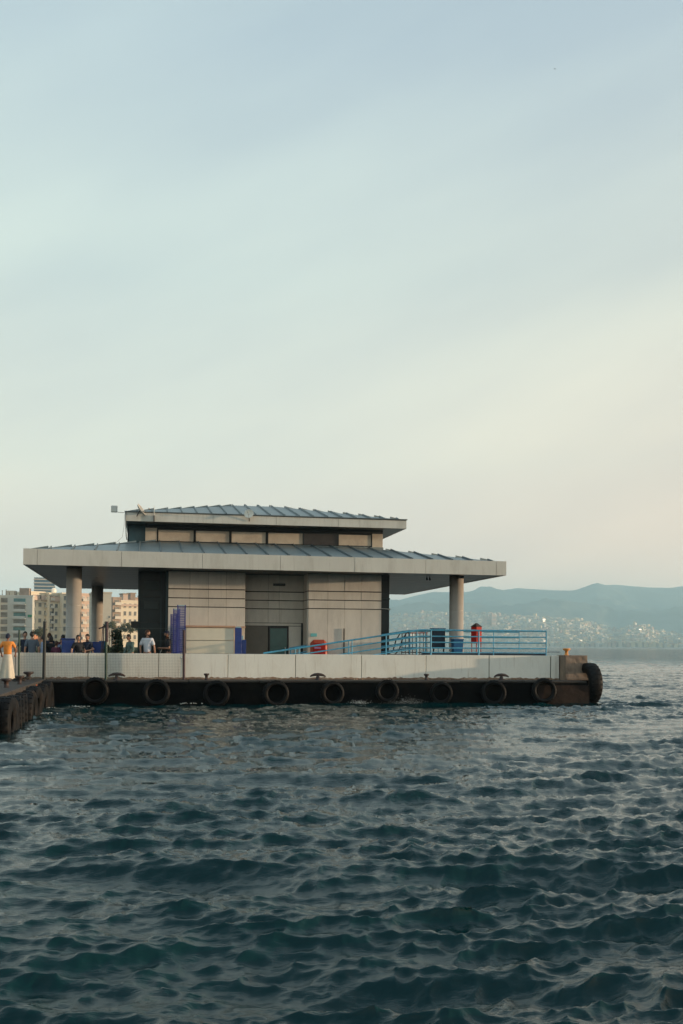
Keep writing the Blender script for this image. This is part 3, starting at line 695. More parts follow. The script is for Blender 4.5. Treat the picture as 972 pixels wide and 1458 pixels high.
# worn tyres along the side quay
ot = tyre_mesh(.60, .36, .24, 'oldtyre', 'old_tyre', True, 40)
sl = ['dusty truck tyre on the side quay, partly cut by the left photo edge', 'dusty truck tyre on the side quay, second from the left edge', 'dusty truck tyre on the side quay, third from the left edge', 'dusty truck tyre on the side quay, fourth from the left edge',
      'dusty truck tyre on the side quay, fifth from the left edge', 'dusty truck tyre on the side quay, sixth from the left edge', 'dusty truck tyre on the side quay, two left of the orange float', 'dusty truck tyre on the side quay just left of the orange float',
      'dusty truck tyre on the side quay just right of the orange float', 'dusty truck tyre on the side quay next to the inner corner', 'dusty truck tyre in the inner corner of the side quay']
for i, yy in enumerate((-12.6, -11.7, -10.8, -9.9, -9.05, -8.2, -7.35, -6.5, -4.4, -3.1, -1.95)):
    o = inst('tyre_fender', ot, None, (1.05 + random.uniform(-.03, .05), yy, .22 + random.uniform(-.07, .06)), (random.uniform(-.06, .06), 0, R(90) + random.uniform(-.18, .18)), [random.uniform(.92, 1.05)] * 3)
    prop(o, sl[i], 'tyre', 'worn tyres hanging on the side quay')
o = G(); o.ball((0, 0, 0), (.13, .13, .17), 14, 10); o.tube([(0, 0, .16), (0, 0, .26)], .02, 6); o = o.obj('float', mat('orange_float', (.55, .13, .05), .6, var=.25, scale=14), None, (1.06, -5.35, .60)); prop(o, 'small orange red float hanging from the side quay edge', 'float')

# ------------------------------------------------------------------ bollards
def double_bollard(label, x):
    t = thing('bollard', label, 'bollard', (x, -.85, DZ))
    g = G(); g.lathe([(.14, 0), (.13, .03), (.07, .06), (.065, .14), (.0, .16)], 16); g.obj('base', M['iron'], t)
    g = G(); g.tube([(-.29, 0, .13), (-.22, 0, .17), (-.12, 0, .20), (0, 0, .21), (.12, 0, .20), (.22, 0, .17), (.29, 0, .13)], [.022, .04, .055, .06, .055, .04, .022], 10); g.obj('horns', M['iron'], t)
double_bollard('two-horned iron bollard near the green fence post on the left', 3.37)
double_bollard('two-horned iron bollard below the red cabinet by the wall', 10.61)
double_bollard('two-horned iron bollard on the right, below the tall red box', 17.68)
def post_bollard(label, x, y=-.8, m='iron', s=1.0, cap=.10):
    t = thing('bollard', label, 'bollard', (x, y, DZ))
    g = G(); g.lathe([(.09 * s, 0), (.085 * s, .02), (.055 * s, .03), (.055 * s, .15 * s), (cap * s, .19 * s), (cap * s, .235 * s), (0, .24 * s)], 16); g.obj('post', M[m], t)
    return t
post_bollard('single iron post bollard right of the rusty fence post', 6.54)
post_bollard('single iron post bollard under the start of the level blue railing', 14.75)
post_bollard('orange painted bollard on top of the brown corner block', 20.55, -.25, 'orange', 1.15, .13).location.z = 1.81
post_bollard('stubby iron bollard on the side quay at the left edge', .50, -8.0, 'iron', 1.2, .12)
post_bollard('stubby iron bollard on the side quay, left of the rope coil', .56, -5.4, 'iron', 1.2, .12)
post_bollard('stubby iron bollard at the inner corner, right of the rope coil', .42, -1.6, 'iron', 1.3, .13)
g = G(); pts = []
for i in range(90):
    a = i * .42; r = .12 + .10 * math.sin(i * .13) ** 2
    pts.append((.20 + r * math.cos(a) + i * .003, -3.0 + r * math.sin(a), DZ + .05 + .0012 * i + .02 * math.sin(i)))
g.tube(pts, .02, 5); prop(g.obj('mooring_rope', M['rope']), 'coil of dark mooring rope on the side quay corner', 'rope')

# ------------------------------------------------------------------ fence
F = thing('wire_fence', 'wire mesh fence on tall posts before the left part of the white wall', 'fence', (0, -.5, DZ))
def post(x, h, r, m, lab=None):
    g = G(); g.tube([(x, 0, 0), (x + random.uniform(-.02, .02), 0, h)], r, 8); o = g.obj('post', M[m], F)
    if lab: prop(o, lab)
    return o
post(-.02, 1.75, .035, 'green', 'thin dark green post'); post(.83, 2.06, .055, 'darkpost', 'thick near-black post')
p3 = post(2.98, 2.04, .045, 'green', 'green post with rusty top and bracket'); p4 = post(5.74, 1.80, .05, 'rustpost', 'rusty purple brown post')
g = G(); g.tube([(2.99, -.01, 1.35), (2.985, -.01, 2.08)], .055, 8); g.tube([(2.98, 0, 1.98), (2.82, 0, 1.86), (2.70, 0, 1.82)], .03, 6); g.obj('rusty_bracket', M['rustpost'], p3)
g = G(); g.tube([(2.86, .02, .95), (2.88, .02, 1.86)], .018, 6); g.tube([(2.80, .02, .95), (2.84, .02, 1.86)], .014, 6); g.obj('brace', M['rustpost'], p3)
g = G(); g.ball((5.64, 0, .80), .05, 8, 6); g.tube([(5.64, 0, .8), (5.66, 0, .4), (5.62, 0, .1)], .018, 5); g.obj('chain', M['whitepaint'], p4)
g = G(); r = .0022
x = 0.0
while x < 5.72:
    g.box(x - r, x + r, -r, r, .03, .96); x += .055
z = .04
while z < .97: g.box(-.02, 5.72, r, r * 2.5, z - r, z + r); z += .055
for z in (1.85, 1.4): g.box(-.02, 5.72, -.003, .003, z - .003, z + .003)
prop(g.obj('wire_mesh', M['wire'], F), None, None, None, 'stuff')

# ------------------------------------------------------------------ ramp, platform, railings
PZ = 1.77
t = thing('raised_platform', 'raised boarding platform with blue edge behind the right part of the white wall', 'platform')
g = G(); g.box(14.82, 20.30, .24, 4.2, DZ, PZ); g.obj('platform_body', M['deck'], t)
g = G(); g.box(14.82, 19.92, .18, .235, 1.70, 1.865, .004); g.obj('edge_board', M['navy'], t)
t = thing('ramp', 'sloping ramp rising to the right behind the white wall', 'ramp')
g = G(); g.hexa([(8.7, .24, DZ - .02), (14.81, .24, DZ - .02), (8.7, 1.75, DZ - .02), (14.81, 1.75, DZ - .02), (8.7, .24, DZ + .005), (14.81, .24, PZ), (8.7, 1.75, DZ + .005), (14.81, 1.75, PZ)]); g.obj('ramp_body', M['deck'], t)
def railing(label, y, r0=.022):
    t = thing('blue_railing', label, 'railing', (0, y, 0), 0, 'blue tubular railings of the ramp and platform')
    return t
t = railing('blue tube railing on the front edge of ramp and platform', .14)
zr = [2.75, 2.51, 2.28, 2.06]
def zramp(u): return (u - 8.7) / 6.1 * .93 - .0
for k, z in enumerate(zr):
    g = G(); r = .033 if k == 0 else .024
    u0 = 8.7
    pts = [(u0, 0, z - .93 - (.02 if k else 0)), (14.75, 0, z), (15.0, 0, z + .0), (19.87, 0, z)]
    if z - .93 < 1.2: pts[0] = (u0, 0, z - .93)
    g.tube(pts, r, 8); g.obj('rail', M['blue'], t)
g = G(); g.tube([(14.8, 0, 1.89), (19.87, 0, 1.89)], .02, 8); g.obj('rail', M['blue'], t)
for u in (9.9, 10.05, 11.95, 12.08, 13.4, 14.62, 15.18, 17.1, 17.7, 19.87):
    zt = 2.75 if u > 14.75 else 2.75 - .93 * (14.75 - u) / 6.05
    zb = PZ if u > 14.8 else DZ + (u - 8.7) / 6.1 * .92
    g = G(); r = .03 if u in (15.18, 17.1, 19.87) else .02
    g.tube([(u, .0, max(zb - .05, DZ)), (u, .0, zt)], r, 8); g.obj('post', M['blue'], t)
g = G(); g.tube([(19.87, 0, 1.93), (20.45, 0, 1.93)], .012, 6); g.obj('rail', M['navy'], t)
t = railing('blue tube railing on the building side of the ramp', 1.78)
for k, z in enumerate(zr):
    g = G(); g.tube([(9.9, 0, z - .74), (14.75, 0, z - .01), (15.4, 0, z - .01)], .03 if k == 0 else .024, 8); g.obj('rail', M['blue'], t)
for u in (9.95, 11.2, 12.5, 13.8, 14.75, 15.4):
    g = G(); zt = 2.74 - .73 * max(0, (14.75 - u)) / 4.85
    g.tube([(u, 0, DZ + (min(u, 14.8) - 8.7) / 6.1 * .92 - .04), (u, 0, zt)], .022, 8); g.obj('post', M['blue'], t)
t = railing('blue tube railing along the far side of the platform', 4.1)
for z in zr:
    g = G(); g.tube([(15.0, 0, z), (20.2, 0, z)], .022, 8); g.obj('rail', M['blue'], t)
for u in (15.0, 16.6, 18.4, 20.2):
    g = G(); g.tube([(u, 0, PZ), (u, 0, 2.75)], .022, 8); g.obj('post', M['blue'], t)
# dark barrier with reddish top
t = thing('barrier_rack', 'dark tubular barrier with dull red top bar behind the upper end of the ramp', 'barrier', (15.1, 2.4, PZ))
g = G(); g.tube([(-.55, 0, .88), (.55, 0, .90)], .025, 6); g.obj('top_bar', M['red2'], t)
for k in range(8):
    g = G(); u = -.52 + k * .15; g.tube([(u, 0, 0), (u + random.uniform(-.02, .02), 0, .88)], .016, 6); g.obj('bar', M['iron'], t)
g = G(); g.tube([(-.55, 0, .1), (.55, 0, .1)], .02, 6); g.obj('bottom_bar', M['iron'], t)
t = thing('folded_trolley', 'dark bent-tube trolley leaning behind the ramp railing', 'trolley', (14.35, 2.3, 1.72))
for sx in (0, .25):
    g = G(); g.tube([(-.35 + sx, 0, .05), (-.15 + sx, 0, .25), (-.05 + sx, 0, .62), (.15 + sx, 0, .95), (.32 + sx, 0, .93)], .025, 6); g.obj('side_tube', M['iron'], t)
g = G(); g.tube([(-.5, 0, .6), (-.38, 0, .72), (-.30, 0, .60)], .03, 6); g.obj('grip', M['red2'], t)
g = G(); g.box(-.4, .3, -.1, .1, .02, .07, .01); g.obj('shelf', M['iron'], t)
# cabinets on the platform
t = thing('navy_cabinet', 'dark navy cabinet behind the railing just left of the right-hand column', 'cabinet', (15.95, 1.9, PZ))
g = G(); g.box(-.27, .25, -.2, .2, .30, 1.05, .015); g.obj('body', M['navy'], t)
g = G(); g.box(-.29, .27, -.22, .22, 1.051, 1.08, .005); g.obj('lid', M['binblue'], t)
for sx in (-.24, .18):
    g = G(); g.box(sx, sx + .05, -.15, -.1, 0, .299); g.obj('leg', M['iron'], t)
def bin_(label, x, y, z0, w, h, mt, rz=0):
    t = thing('wheelie_bin', label, 'bin', (x, y, z0), rz, 'blue bins standing by the columns')
    g = G(); a = w / 2; b = a * .86
    g.hexa([(-b, -b, .05), (b, -b, .05), (-b, b, .05), (b, b, .05), (-a, -a, h), (a, -a, h), (-a, a, h), (a, a, h)]); g.obj('body', M[mt], t)
    g = G(); g.box(-a - .02, a + .02, -a - .03, a + .02, h + .002, h + .05, .015); g.obj('lid', M[mt], t)
    for sx in (-b, b):
        g = G(); g.lathe([(0, -.02), (.06, -.02), (.06, .02), (0, .02)], 12, Matrix.Translation((sx, b, .06)) @ Matrix.Rotation(R(90), 4, 'Y')); g.obj('wheel', M['tyre'], t)
bin_('bright blue bin in front of the right-hand column behind the railing', 16.50, 1.05, PZ, .40, .60, 'binblue')
bin_('violet blue bin at the foot of the left-hand front column', 1.55, 1.0, DZ, .44, 1.42, 'deepblue')
bin_('violet blue bin between the two left columns behind the standing pair', 2.55, 1.6, DZ, .42, 1.30, 'deepblue')
bin_('small teal blue bin right of the rear left column', 2.75, 2.6, DZ, .28, 1.34, 'binblue')
# red box on legs
t = thing('red_equipment_box', 'tall red box with small dark pitched top on thin red legs on the platform', 'box', (17.47, 1.6, PZ), R(28))
g = G(); g.box(-.155, .155, -.155, .155, .48, 1.15, .008); g.obj('body', M['red'], t)
g = G(); g.add([(-.175, -.175, 1.152), (.175, -.175, 1.152), (.175, .175, 1.152), (-.175, .175, 1.152), (-.05, 0, 1.30), (.05, 0, 1.30)], [(0, 3, 2, 1), (0, 1, 5, 4), (2, 3, 4, 5), (1, 2, 5), (3, 0, 4)]); g.obj('roof', M['iron'], t)
g = G(); g.box(-.10, .08, -.165, -.156, .60, 1.05, .004); g.obj('door', M['red'], t)
for sx in (-.13, .13):
    for sy in (-.13, .13):
        g = G(); g.tube([(sx, sy, 0), (sx, sy, .479)], .016, 6); g.obj('leg', M['red'], t)
# red cabinet and sticker at the wall
t = thing('red_cabinet', 'rounded red cabinet standing against the beige wall behind the ramp rail', 'cabinet', (11.0, 1.42, DZ))
g = G(); g.box(-.33, .33, -.18, .18, .55, 1.50, .13); g.obj('body', M['red2'], t)
g = G(); g.box(-.24, .24, -.20, -.181, .80, 1.36, .015); g.obj('door', M['red'], t)
g = G(); g.box(-.20, .05, -.215, -.201, 1.15, 1.21, .003); g.obj('label_plate', M['c_pink'], t)
for sx in (-.25, .2):
    g = G(); g.box(sx, sx + .06, -.05, .05, 0, .549); g.obj('leg', M['red2'], t)
g = G(); g.box(10.72, 10.97, 1.675, 1.685, 2.47, 2.60, .004); prop(g.obj('wall_sticker', M['sticker']), 'small turquoise notice stuck on the wall above the red cabinet', 'sticker')
g = G(); g.tube([(12.05, 1.66, DZ), (12.05, 1.66, 2.80)], .025, 8); prop(g.obj('drain_pipe', M['joint']), 'thin dark pipe running down the right-hand wall bay', 'pipe')
# kiosk
t = thing('kiosk', 'low cream boarded kiosk with terracotta cap against the left wall bay', 'kiosk', (5.86, .95, DZ))
for (z0, z1) in ((0, .42), (.425, .93), (.94, 1.43), (1.44, 1.92)):
    g = G(); g.box(0, 1.80, 0, .70, z0, z1 - .008, .006); g.obj('board', M['cream'], t)
g = G(); g.box(-.03, 1.84, -.05, .72, 1.925, 2.0, .01); g.box(1.842, 2.25, .1, .7, 1.93, 1.985); g.obj('cap', M['terracotta'], t)
t = thing('blue_board', 'tall blue board standing at the right end of the kiosk', 'board', (7.82, .92, DZ))
g = G(); g.box(-.13, .13, -.03, .03, 0, 1.92, .008); g.obj('board', M['deepblue'], t)
g = G(); g.box(-.10, .10, -.03, .03, 1.921, 1.97, .005); g.obj('top_edge', M['paleblue'], t)
t = thing('blue_board', 'shorter blue board with pale top beside the tall one and the shutter', 'board', (8.03, 1.0, DZ))
g = G(); g.box(-.10, .10, -.03, .03, 0, 1.47, .008); g.obj('board', M['deepblue'], t)
g = G(); g.box(-.10, -.01, -.03, .03, 1.471, 1.63, .005); g.obj('top_edge', M['paleblue'], t)
# blue gates, three frames one behind the other
def blue_gate(label, x0, x1, y, h, fill):
    t = thing('blue_gate', label, 'gate', (x0, y, DZ), 0, 'upright blue gates stacked beside the kiosk')
    w = x1 - x0
    for xx in (0.02, w - .02):
        g = G(); g.box(xx - .018, xx + .018, -.018, .018, 0, h); g.obj('frame_post', M['violet'], t)
    for k in range(7):
        g = G(); z = h - .02 - k * (h - .1) / 6.2; g.box(.04, w - .04, -.014, .014, z - .02, z + .01); g.obj('rung', M['paleblue'] if k == 0 and fill else M['violet'], t)
    g = G(); n = 7
    for k in range(n):
        xx = .05 + (w - .1) * k / (n - 1); g.box(xx - .009, xx + .009, -.005, .005, .05, h - .05)
    for k in range(30): g.box(.04, w - .04, -.004, .008, .08 + k * (h - .2) / 30, .10 + k * (h - .2) / 30)
    prop(g.obj('grille', M['violet2'], t), None, None, None, 'stuff')
blue_gate('tallest and front blue grille gate standing upright left of the kiosk', 5.50, 5.82, .5, 2.75, True)
blue_gate('middle one of three upright blue grille gates left of the kiosk', 5.36, 5.62, .85, 2.62, True)
blue_gate('lowest and rear blue grille gate of the three left of the kiosk', 5.27, 5.52, 1.2, 2.42, False)

# ------------------------------------------------------------------ people
def skin_mesh(verts, edges, radii, root=0, sub=2):
    me = bpy.data.meshes.new('tmp'); me.from_pydata(verts, edges, [])
    ob = bpy.data.objects.new('tmp', me); COL.objects.link(ob)
    sk = ob.modifiers.new('s', 'SKIN'); sk.use_smooth_shade = True
    for i, r in enumerate(radii):
        d = me.skin_vertices[0].data[i]; d.radius = r if isinstance(r, tuple) else (r, r); d.use_root = (i == root)
    ss = ob.modifiers.new('d', 'SUBSURF'); ss.levels = sub; ss.render_levels = sub
    dg = bpy.context.evaluated_depsgraph_get(); ev = ob.evaluated_get(dg)
    out = bpy.data.meshes.new_from_object(ev, depsgraph=dg)
    bpy.data.objects.remove(ob); bpy.data.meshes.remove(me)
    return out

def head_geo(g, c, yaw, s):
    """head with brow, nose, ears, jaw; front is -Y"""
    Mz = Matrix.Rotation(yaw, 3, 'Z'); nu, nv = 20, 16; vs = []; fs = []
    for j in range(nv + 1):
        ph = math.pi * j / nv
        for i in range(nu):
            th = 2 * math.pi * i / nu
            x, y, z = math.sin(ph) * math.cos(th), math.sin(ph) * math.sin(th), math.cos(ph)
            w = .078 * (1 - .22 * max(0, -z)); d = .098 * (1 - .15 * max(0, -z))
            px, py, pz = x * w, y * d, z * .118
            if y < 0:
                f = -y
                py -= .022 * math.exp(-(x / .16) ** 2 - ((z + .12) / .20) ** 2) * f            # nose
                py += .010 * math.exp(-((abs(x) - .38) / .16) ** 2 - ((z - .05) / .12) ** 2) * f   # eye sockets
                py -= .006 * math.exp(-(x / .3) ** 2 - ((z + .48) / .08) ** 2) * f            # lips
                py -= .010 * math.exp(-(x / .35) ** 2 - ((z + .85) / .18) ** 2)              # chin
            vs.append(Vector(c) + (Mz @ Vector((px, py, pz))) * s)
    for j in range(nv):
        for i in range(nu): fs.append((j * nu + i, (j + 1) * nu + i, (j + 1) * nu + (i + 1) % nu, j * nu + (i + 1) % nu))
    g.add(vs, fs, True)
    for sx in (-1, 1): g.ball(Vector(c) + (Mz @ Vector((sx * .078, .01, -.005))) * s, (.014 * s, .022 * s, .032 * s), 8, 6, Mz)

def person(label, loc, rz, h, top, legs_m, hairm='hair', skinm='skin', sleeve='short', arms=None, lean=(0, 0), head_yaw=0, cap=None, skirt=None, beard=False, long_hair=False, group=None):
    s = h / 1.76
    t = thing('person', label, 'person', loc, rz, group)
    lx, ly = lean
    def L(x, y, z):
        k = max(0, (z - .95)) / .8
        return ((x + lx * k) * s, (y + ly * k) * s, z * s)
    A = arms or {}
    EL = A.get('el', (-.25, .02, 1.12)); WL = A.get('wl', (-.26, -.06, .86)); ER = A.get('er', (.25, .02, 1.12)); WR = A.get('wr', (.26, -.06, .86))
    V = [L(0, 0, .95), L(0, 0, 1.08), L(0, 0, 1.22), L(0, .01, 1.38), L(0, .015, 1.47), L(0, 0, 1.56)]
    Rr = [(.145, .105), (.125, .095), (.140, .10), (.150, .10), (.062, .06), (.056, .058)]
    E = [(0, 1), (1, 2), (2, 3), (3, 4), (4, 5)]
    def chain_(start, pts, rs):
        p = start
        for q, r in zip(pts, rs):
            V.append(q); Rr.append((r, r)); E.append((p, len(V) - 1)); p = len(V) - 1
        return p
    for sx, e, w in ((-1, EL, WL), (1, ER, WR)):
        sh = L(sx * .17, .01, 1.42)
        e_, w_ = Vector(L(*e)), Vector(L(*w))
        d = (w_ - e_).normalized(); hand = w_ + d * .05 * s; palm = w_ + d * .09 * s
        k = chain_(3, [sh, tuple((Vector(sh) + e_) / 2), tuple(e_), tuple((e_ + w_) / 2), tuple(w_), tuple(hand), tuple(palm)], [.058 * s, .050 * s, .042 * s, .038 * s, .026 * s, .032 * s, .034 * s])
        side = d.cross(Vector((0, 0, 1))); side = side.normalized() if side.length > .2 else Vector((0, 1, 0)); nrm_ = d.cross(side).normalized()
        for fi, (off, ln) in enumerate(((-.030, .062), (-.010, .072), (.010, .068), (.028, .052))):
            p1 = palm + side * off * s + d * ln * .45 * s; p2 = palm + side * off * 1.15 * s + d * ln * .8 * s + nrm_ * .02 * s * sx
            chain_(k, [tuple(p1), tuple(p2)], [.0095 * s, .008 * s])
        th1 = hand + side * -.036 * s + d * .02 * s; th2 = th1 + side * -.014 * s + d * .032 * s
        chain_(k - 1, [tuple(th1), tuple(th2)], [.011 * s, .009 * s])
    for sx in (-1, 1):
        chain_(0, [L(sx * .09, 0, .88), L(sx * .10, -.01, .70), L(sx * .10, -.015, .50), L(sx * .105, .01, .30), L(sx * .11, .03, .09), L(sx * .115, -.04, .045), L(sx * .12, -.13, .035)],
               [.085 * s, .078 * s, .058 * s, .052 * s, .036 * s, .038 * s, .032 * s])
    Rr = [(a * s if i < 6 else a, b * s if i < 6 else b) for i, (a, b) in enumerate(Rr)]
    me = skin_mesh(V, E, Rr, 0, 1)
    g = G(); hc = L(0, -.015, 1.655); head_geo(g, hc, head_yaw, s)
    bm = bmesh.new(); bm.from_mesh(me)
    hm = g.mesh('h', M[skinm]); bm.from_mesh(hm); bm.to_mesh(me); bm.free(); bpy.data.meshes.remove(hm)
    for p in me.polygons: p.use_smooth = True; p.material_index = 0
    me.materials.clear(); me.materials.append(M[skinm])
    inst('body', me, t)
    # top
    sv = [L(0, 0, .90), L(0, 0, 1.05), L(0, 0, 1.22), L(0, .01, 1.38), L(0, .015, 1.465)]
    sr = [(.175, .135), (.155, .122), (.168, .125), (.172, .122), (.082, .078)]
    se = [(0, 1), (1, 2), (2, 3), (3, 4)]
    for sx, e, w in ((-1, EL, WL), (1, ER, WR)):
        sh = Vector(L(sx * .175, .01, 1.42)); e_ = Vector(L(*e)); w_ = Vector(L(*w))
        pts = [sh, sh.lerp(e_, .5), sh.lerp(e_, .82)] if sleeve == 'short' else [sh, sh.lerp(e_, .5), e_, e_.lerp(w_, .55), w_]
        rs = [.075, .075, .07] if sleeve == 'short' else [.075, .068, .060, .052, .042]
        p = 3
        for q, r in zip(pts, rs): sv.append(tuple(q)); sr.append((r, r)); se.append((p, len(sv) - 1)); p = len(sv) - 1
    me = skin_mesh(sv, se, [(a * s, b * s) for a, b in sr], 0, 1); me.materials.clear(); me.materials.append(M[top]); inst('shirt', me, t)
    # lower garment
    if skirt:
        g = G(); n = 36; prof = [(0.15, .98), (.17, .90), (.21, .65), (.245, .35), (.29, .04)]
        vs = []; fs = []
        for k in range(n):
            a = 2 * math.pi * k / n
            for r, z in prof:
                rr = r * (1 + .09 * math.sin(a * 7) * (1 - z)); vs.append((rr * math.cos(a) * s, rr * .72 * math.sin(a) * s, z * s))
        m_ = len(prof)
        for k in range(n):
            for i in range(m_ - 1): fs.append((k * m_ + i, ((k + 1) % n) * m_ + i, ((k + 1) % n) * m_ + i + 1, k * m_ + i + 1))
        g.add(vs, fs, True); g.obj('wide_trousers', M[legs_m], t)
    else:
        pv = [L(0, 0, .97), L(0, 0, .92)]; pr = [(.15, .115), (.155, .12)]; pe = [(0, 1)]
        for sx in (-1, 1):
            p = 1
            for q, r in ((L(sx * .09, 0, .86), .098), (L(sx * .10, -.01, .68), .092), (L(sx * .10, -.015, .50), .074), (L(sx * .105, .01, .30), .066), (L(sx * .11, .03, .10), .058)):
                pv.append(q); pr.append((r, r)); pe.append((p, len(pv) - 1)); p = len(pv) - 1
        me = skin_mesh(pv, pe, [(a * s, b * s) for a, b in pr], 0, 1); me.materials.clear(); me.materials.append(M[legs_m]); inst('trousers', me, t)
    for sx in (-1, 1):
        g = G(); q = L(sx * .115, -.05, .045); g.ball(q, (.05 * s, .135 * s, .05 * s), 10, 6); g.obj('shoe', M['shoe'], t)
    # hair
    Mz = Matrix.Rotation(head_yaw, 3, 'Z'); g = G(); vs = []; fs = []; nu, nv = 18, 9
    for j in range(nv + 1):
        for i in range(nu):
            th = 2 * math.pi * i / nu; back = .5 + .5 * math.sin(th)
            ph = (j / nv) * (R(62) + back * R(66 if not long_hair else 95))
            x, y, z = math.sin(ph) * math.cos(th), math.sin(ph) * math.sin(th), math.cos(ph)
            k = 1 + random.uniform(-.02, .03)
            ln = .118 * (1.6 if long_hair and z < -.2 else 1)
            vs.append(Vector(hc) + (Mz @ Vector((x * .088 * k, y * .108 * k + .004, z * (ln + .012) * k + .004))) * s)
    for j in range(nv):
        for i in range(nu): fs.append((j * nu + i, (j + 1) * nu + i, (j + 1) * nu + (i + 1) % nu, j * nu + (i + 1) % nu))
    g.add(vs, fs, True)
    g.obj('hair' if not cap else 'cap', M[cap or hairm], t)
    if cap:
        g = G(); g.add([tuple(Vector(hc) + (Mz @ Vector(q)) * s) for q in ((-.07, -.09, .05), (.07, -.09, .05), (.05, -.17, .035), (-.05, -.17, .035), (-.07, -.09, .062), (.07, -.09, .062), (.05, -.17, .043), (-.05, -.17, .043))],
                       [(0, 3, 2, 1), (4, 5, 6, 7), (0, 1, 5, 4), (1, 2, 6, 5), (2, 3, 7, 6), (3, 0, 4, 7)]); g.obj('cap_brim', M[cap], t)
    if beard:
        g = G(); g.ball(Vector(hc) + (Mz @ Vector((0, -.045, -.075))) * s, (.062 * s, .058 * s, .045 * s), 10, 8, Mz); g.obj('beard', M[hairm], t)
    return t

person('bearded man in white T-shirt seen from behind looking right, by the dark glazed bay', (4.43, 1.0, DZ), R(160), 1.80, 'c_white', 'c_navy', 'hairb', 'skin', 'short', {'el': (-.27, .03, 1.14), 'wl': (-.28, -.02, .88), 'er': (.27, .05, 1.14), 'wr': (.24, .04, .88)}, (0, 0), R(-75), beard=True)
person('man in black shirt and cap facing left with raised forearms beside the blue gates', (5.20, 1.05, DZ), R(-80), 1.77, 'c_black', 'c_black', 'hair', 'skin2', 'short', {'el': (-.22, .02, 1.12), 'wl': (-.08, -.26, 1.10), 'er': (.22, .0, 1.12), 'wr': (.06, -.28, 1.13)}, (0, -.05), 0, cap='c_navy', beard=True)
g = G(); g.tube([(5.00, .98, 2.02), (4.70, .95, 1.35)], .012, 6); prop(g.obj('walking_stick', M['dishgrey']), 'thin pale stick held by the man in the black shirt', 'stick')
person('person in loose sage grey top leaning on the wall left of the white T-shirt man', (3.85, .75, DZ), R(-60), 1.62, 'c_sage', 'c_sage', 'hair', 'skin2', 'long', {'el': (-.28, -.05, 1.15), 'wl': (-.12, -.28, .98), 'er': (.28, -.05, 1.12), 'wr': (.12, -.30, .98)}, (-.12, -.08))
person('person in dark navy top at the left, partly behind the grey-blue shirt man', (-.10, 1.9, DZ), R(20), 1.70, 'c_navy', 'c_black', lean=(0, 0))
person('broad man in grey-blue T-shirt seen from behind, left of the thick dark post', (.22, 1.3, DZ), R(185), 1.70, 'c_grey', 'c_navy')
person('person in light blue shirt half hidden by the thick dark fence post', (.62, 1.4, DZ), R(100), 1.58, 'c_light', 'c_denim', sleeve='long')
person('dark-haired person in black just right of the thick dark fence post', (.88, 1.6, DZ), R(190), 1.54, 'c_black', 'c_black', sleeve='long', long_hair=True)
person('short-haired man in dark grey top between the light blue shirt and the person in black', (.72, 2.6, DZ), R(170), 1.66, 'c_navy', 'c_black', 'hairb')
person('woman in maroon top just left of the left-hand violet bin, furthest back', (1.20, 3.0, DZ), R(200), 1.60, 'c_mar', 'c_black', long_hair=True)
person('child in maroon and pink between two adults on the left', (1.10, 1.2, DZ), R(150), 1.36, 'c_mar', 'c_pink', 'hairb')
person('person in pale grey top left of the violet bin', (1.28, 1.5, DZ), R(60), 1.48, 'c_light', 'c_black', 'hairb')
person('person in black T-shirt with bare arm, the left one of the pair between the columns', (1.95, .85, DZ), R(30), 1.58, 'c_black', 'c_black', 'hair', 'skin', 'short', {'el': (-.32, .0, 1.16), 'wl': (-.36, -.10, .92), 'er': (.22, -.12, 1.15), 'wr': (.12, -.30, 1.1)}, (-.10, -.06))
person('person in dark navy top, the right one of the pair between the left columns', (2.20, .95, DZ), R(-30), 1.62, 'c_navy', 'c_black', 'hair', 'skin', 'short', {'el': (.36, .0, 1.16), 'wl': (-.14, -.25, 1.05), 'wr': (.40, -.05, .95)}, (.06, 0))
person('person in orange top, wide cream trousers and dark cap on the ledge at left', (-.36, -.95, DZ), R(175), 1.60, 'c_orange', 'c_cream', 'hair', 'skin2', 'short', {'el': (-.30, -.02, 1.18), 'wl': (-.26, -.16, .98), 'er': (.30, -.02, 1.18), 'wr': (.26, -.16, .98)}, cap='c_navy', skirt=True)
person('person in pale top and denim trousers cut off by the left photo edge', (-.86, -1.1, DZ), R(120), 1.66, 'c_light', 'c_denim', 'hair', 'skin', 'long')

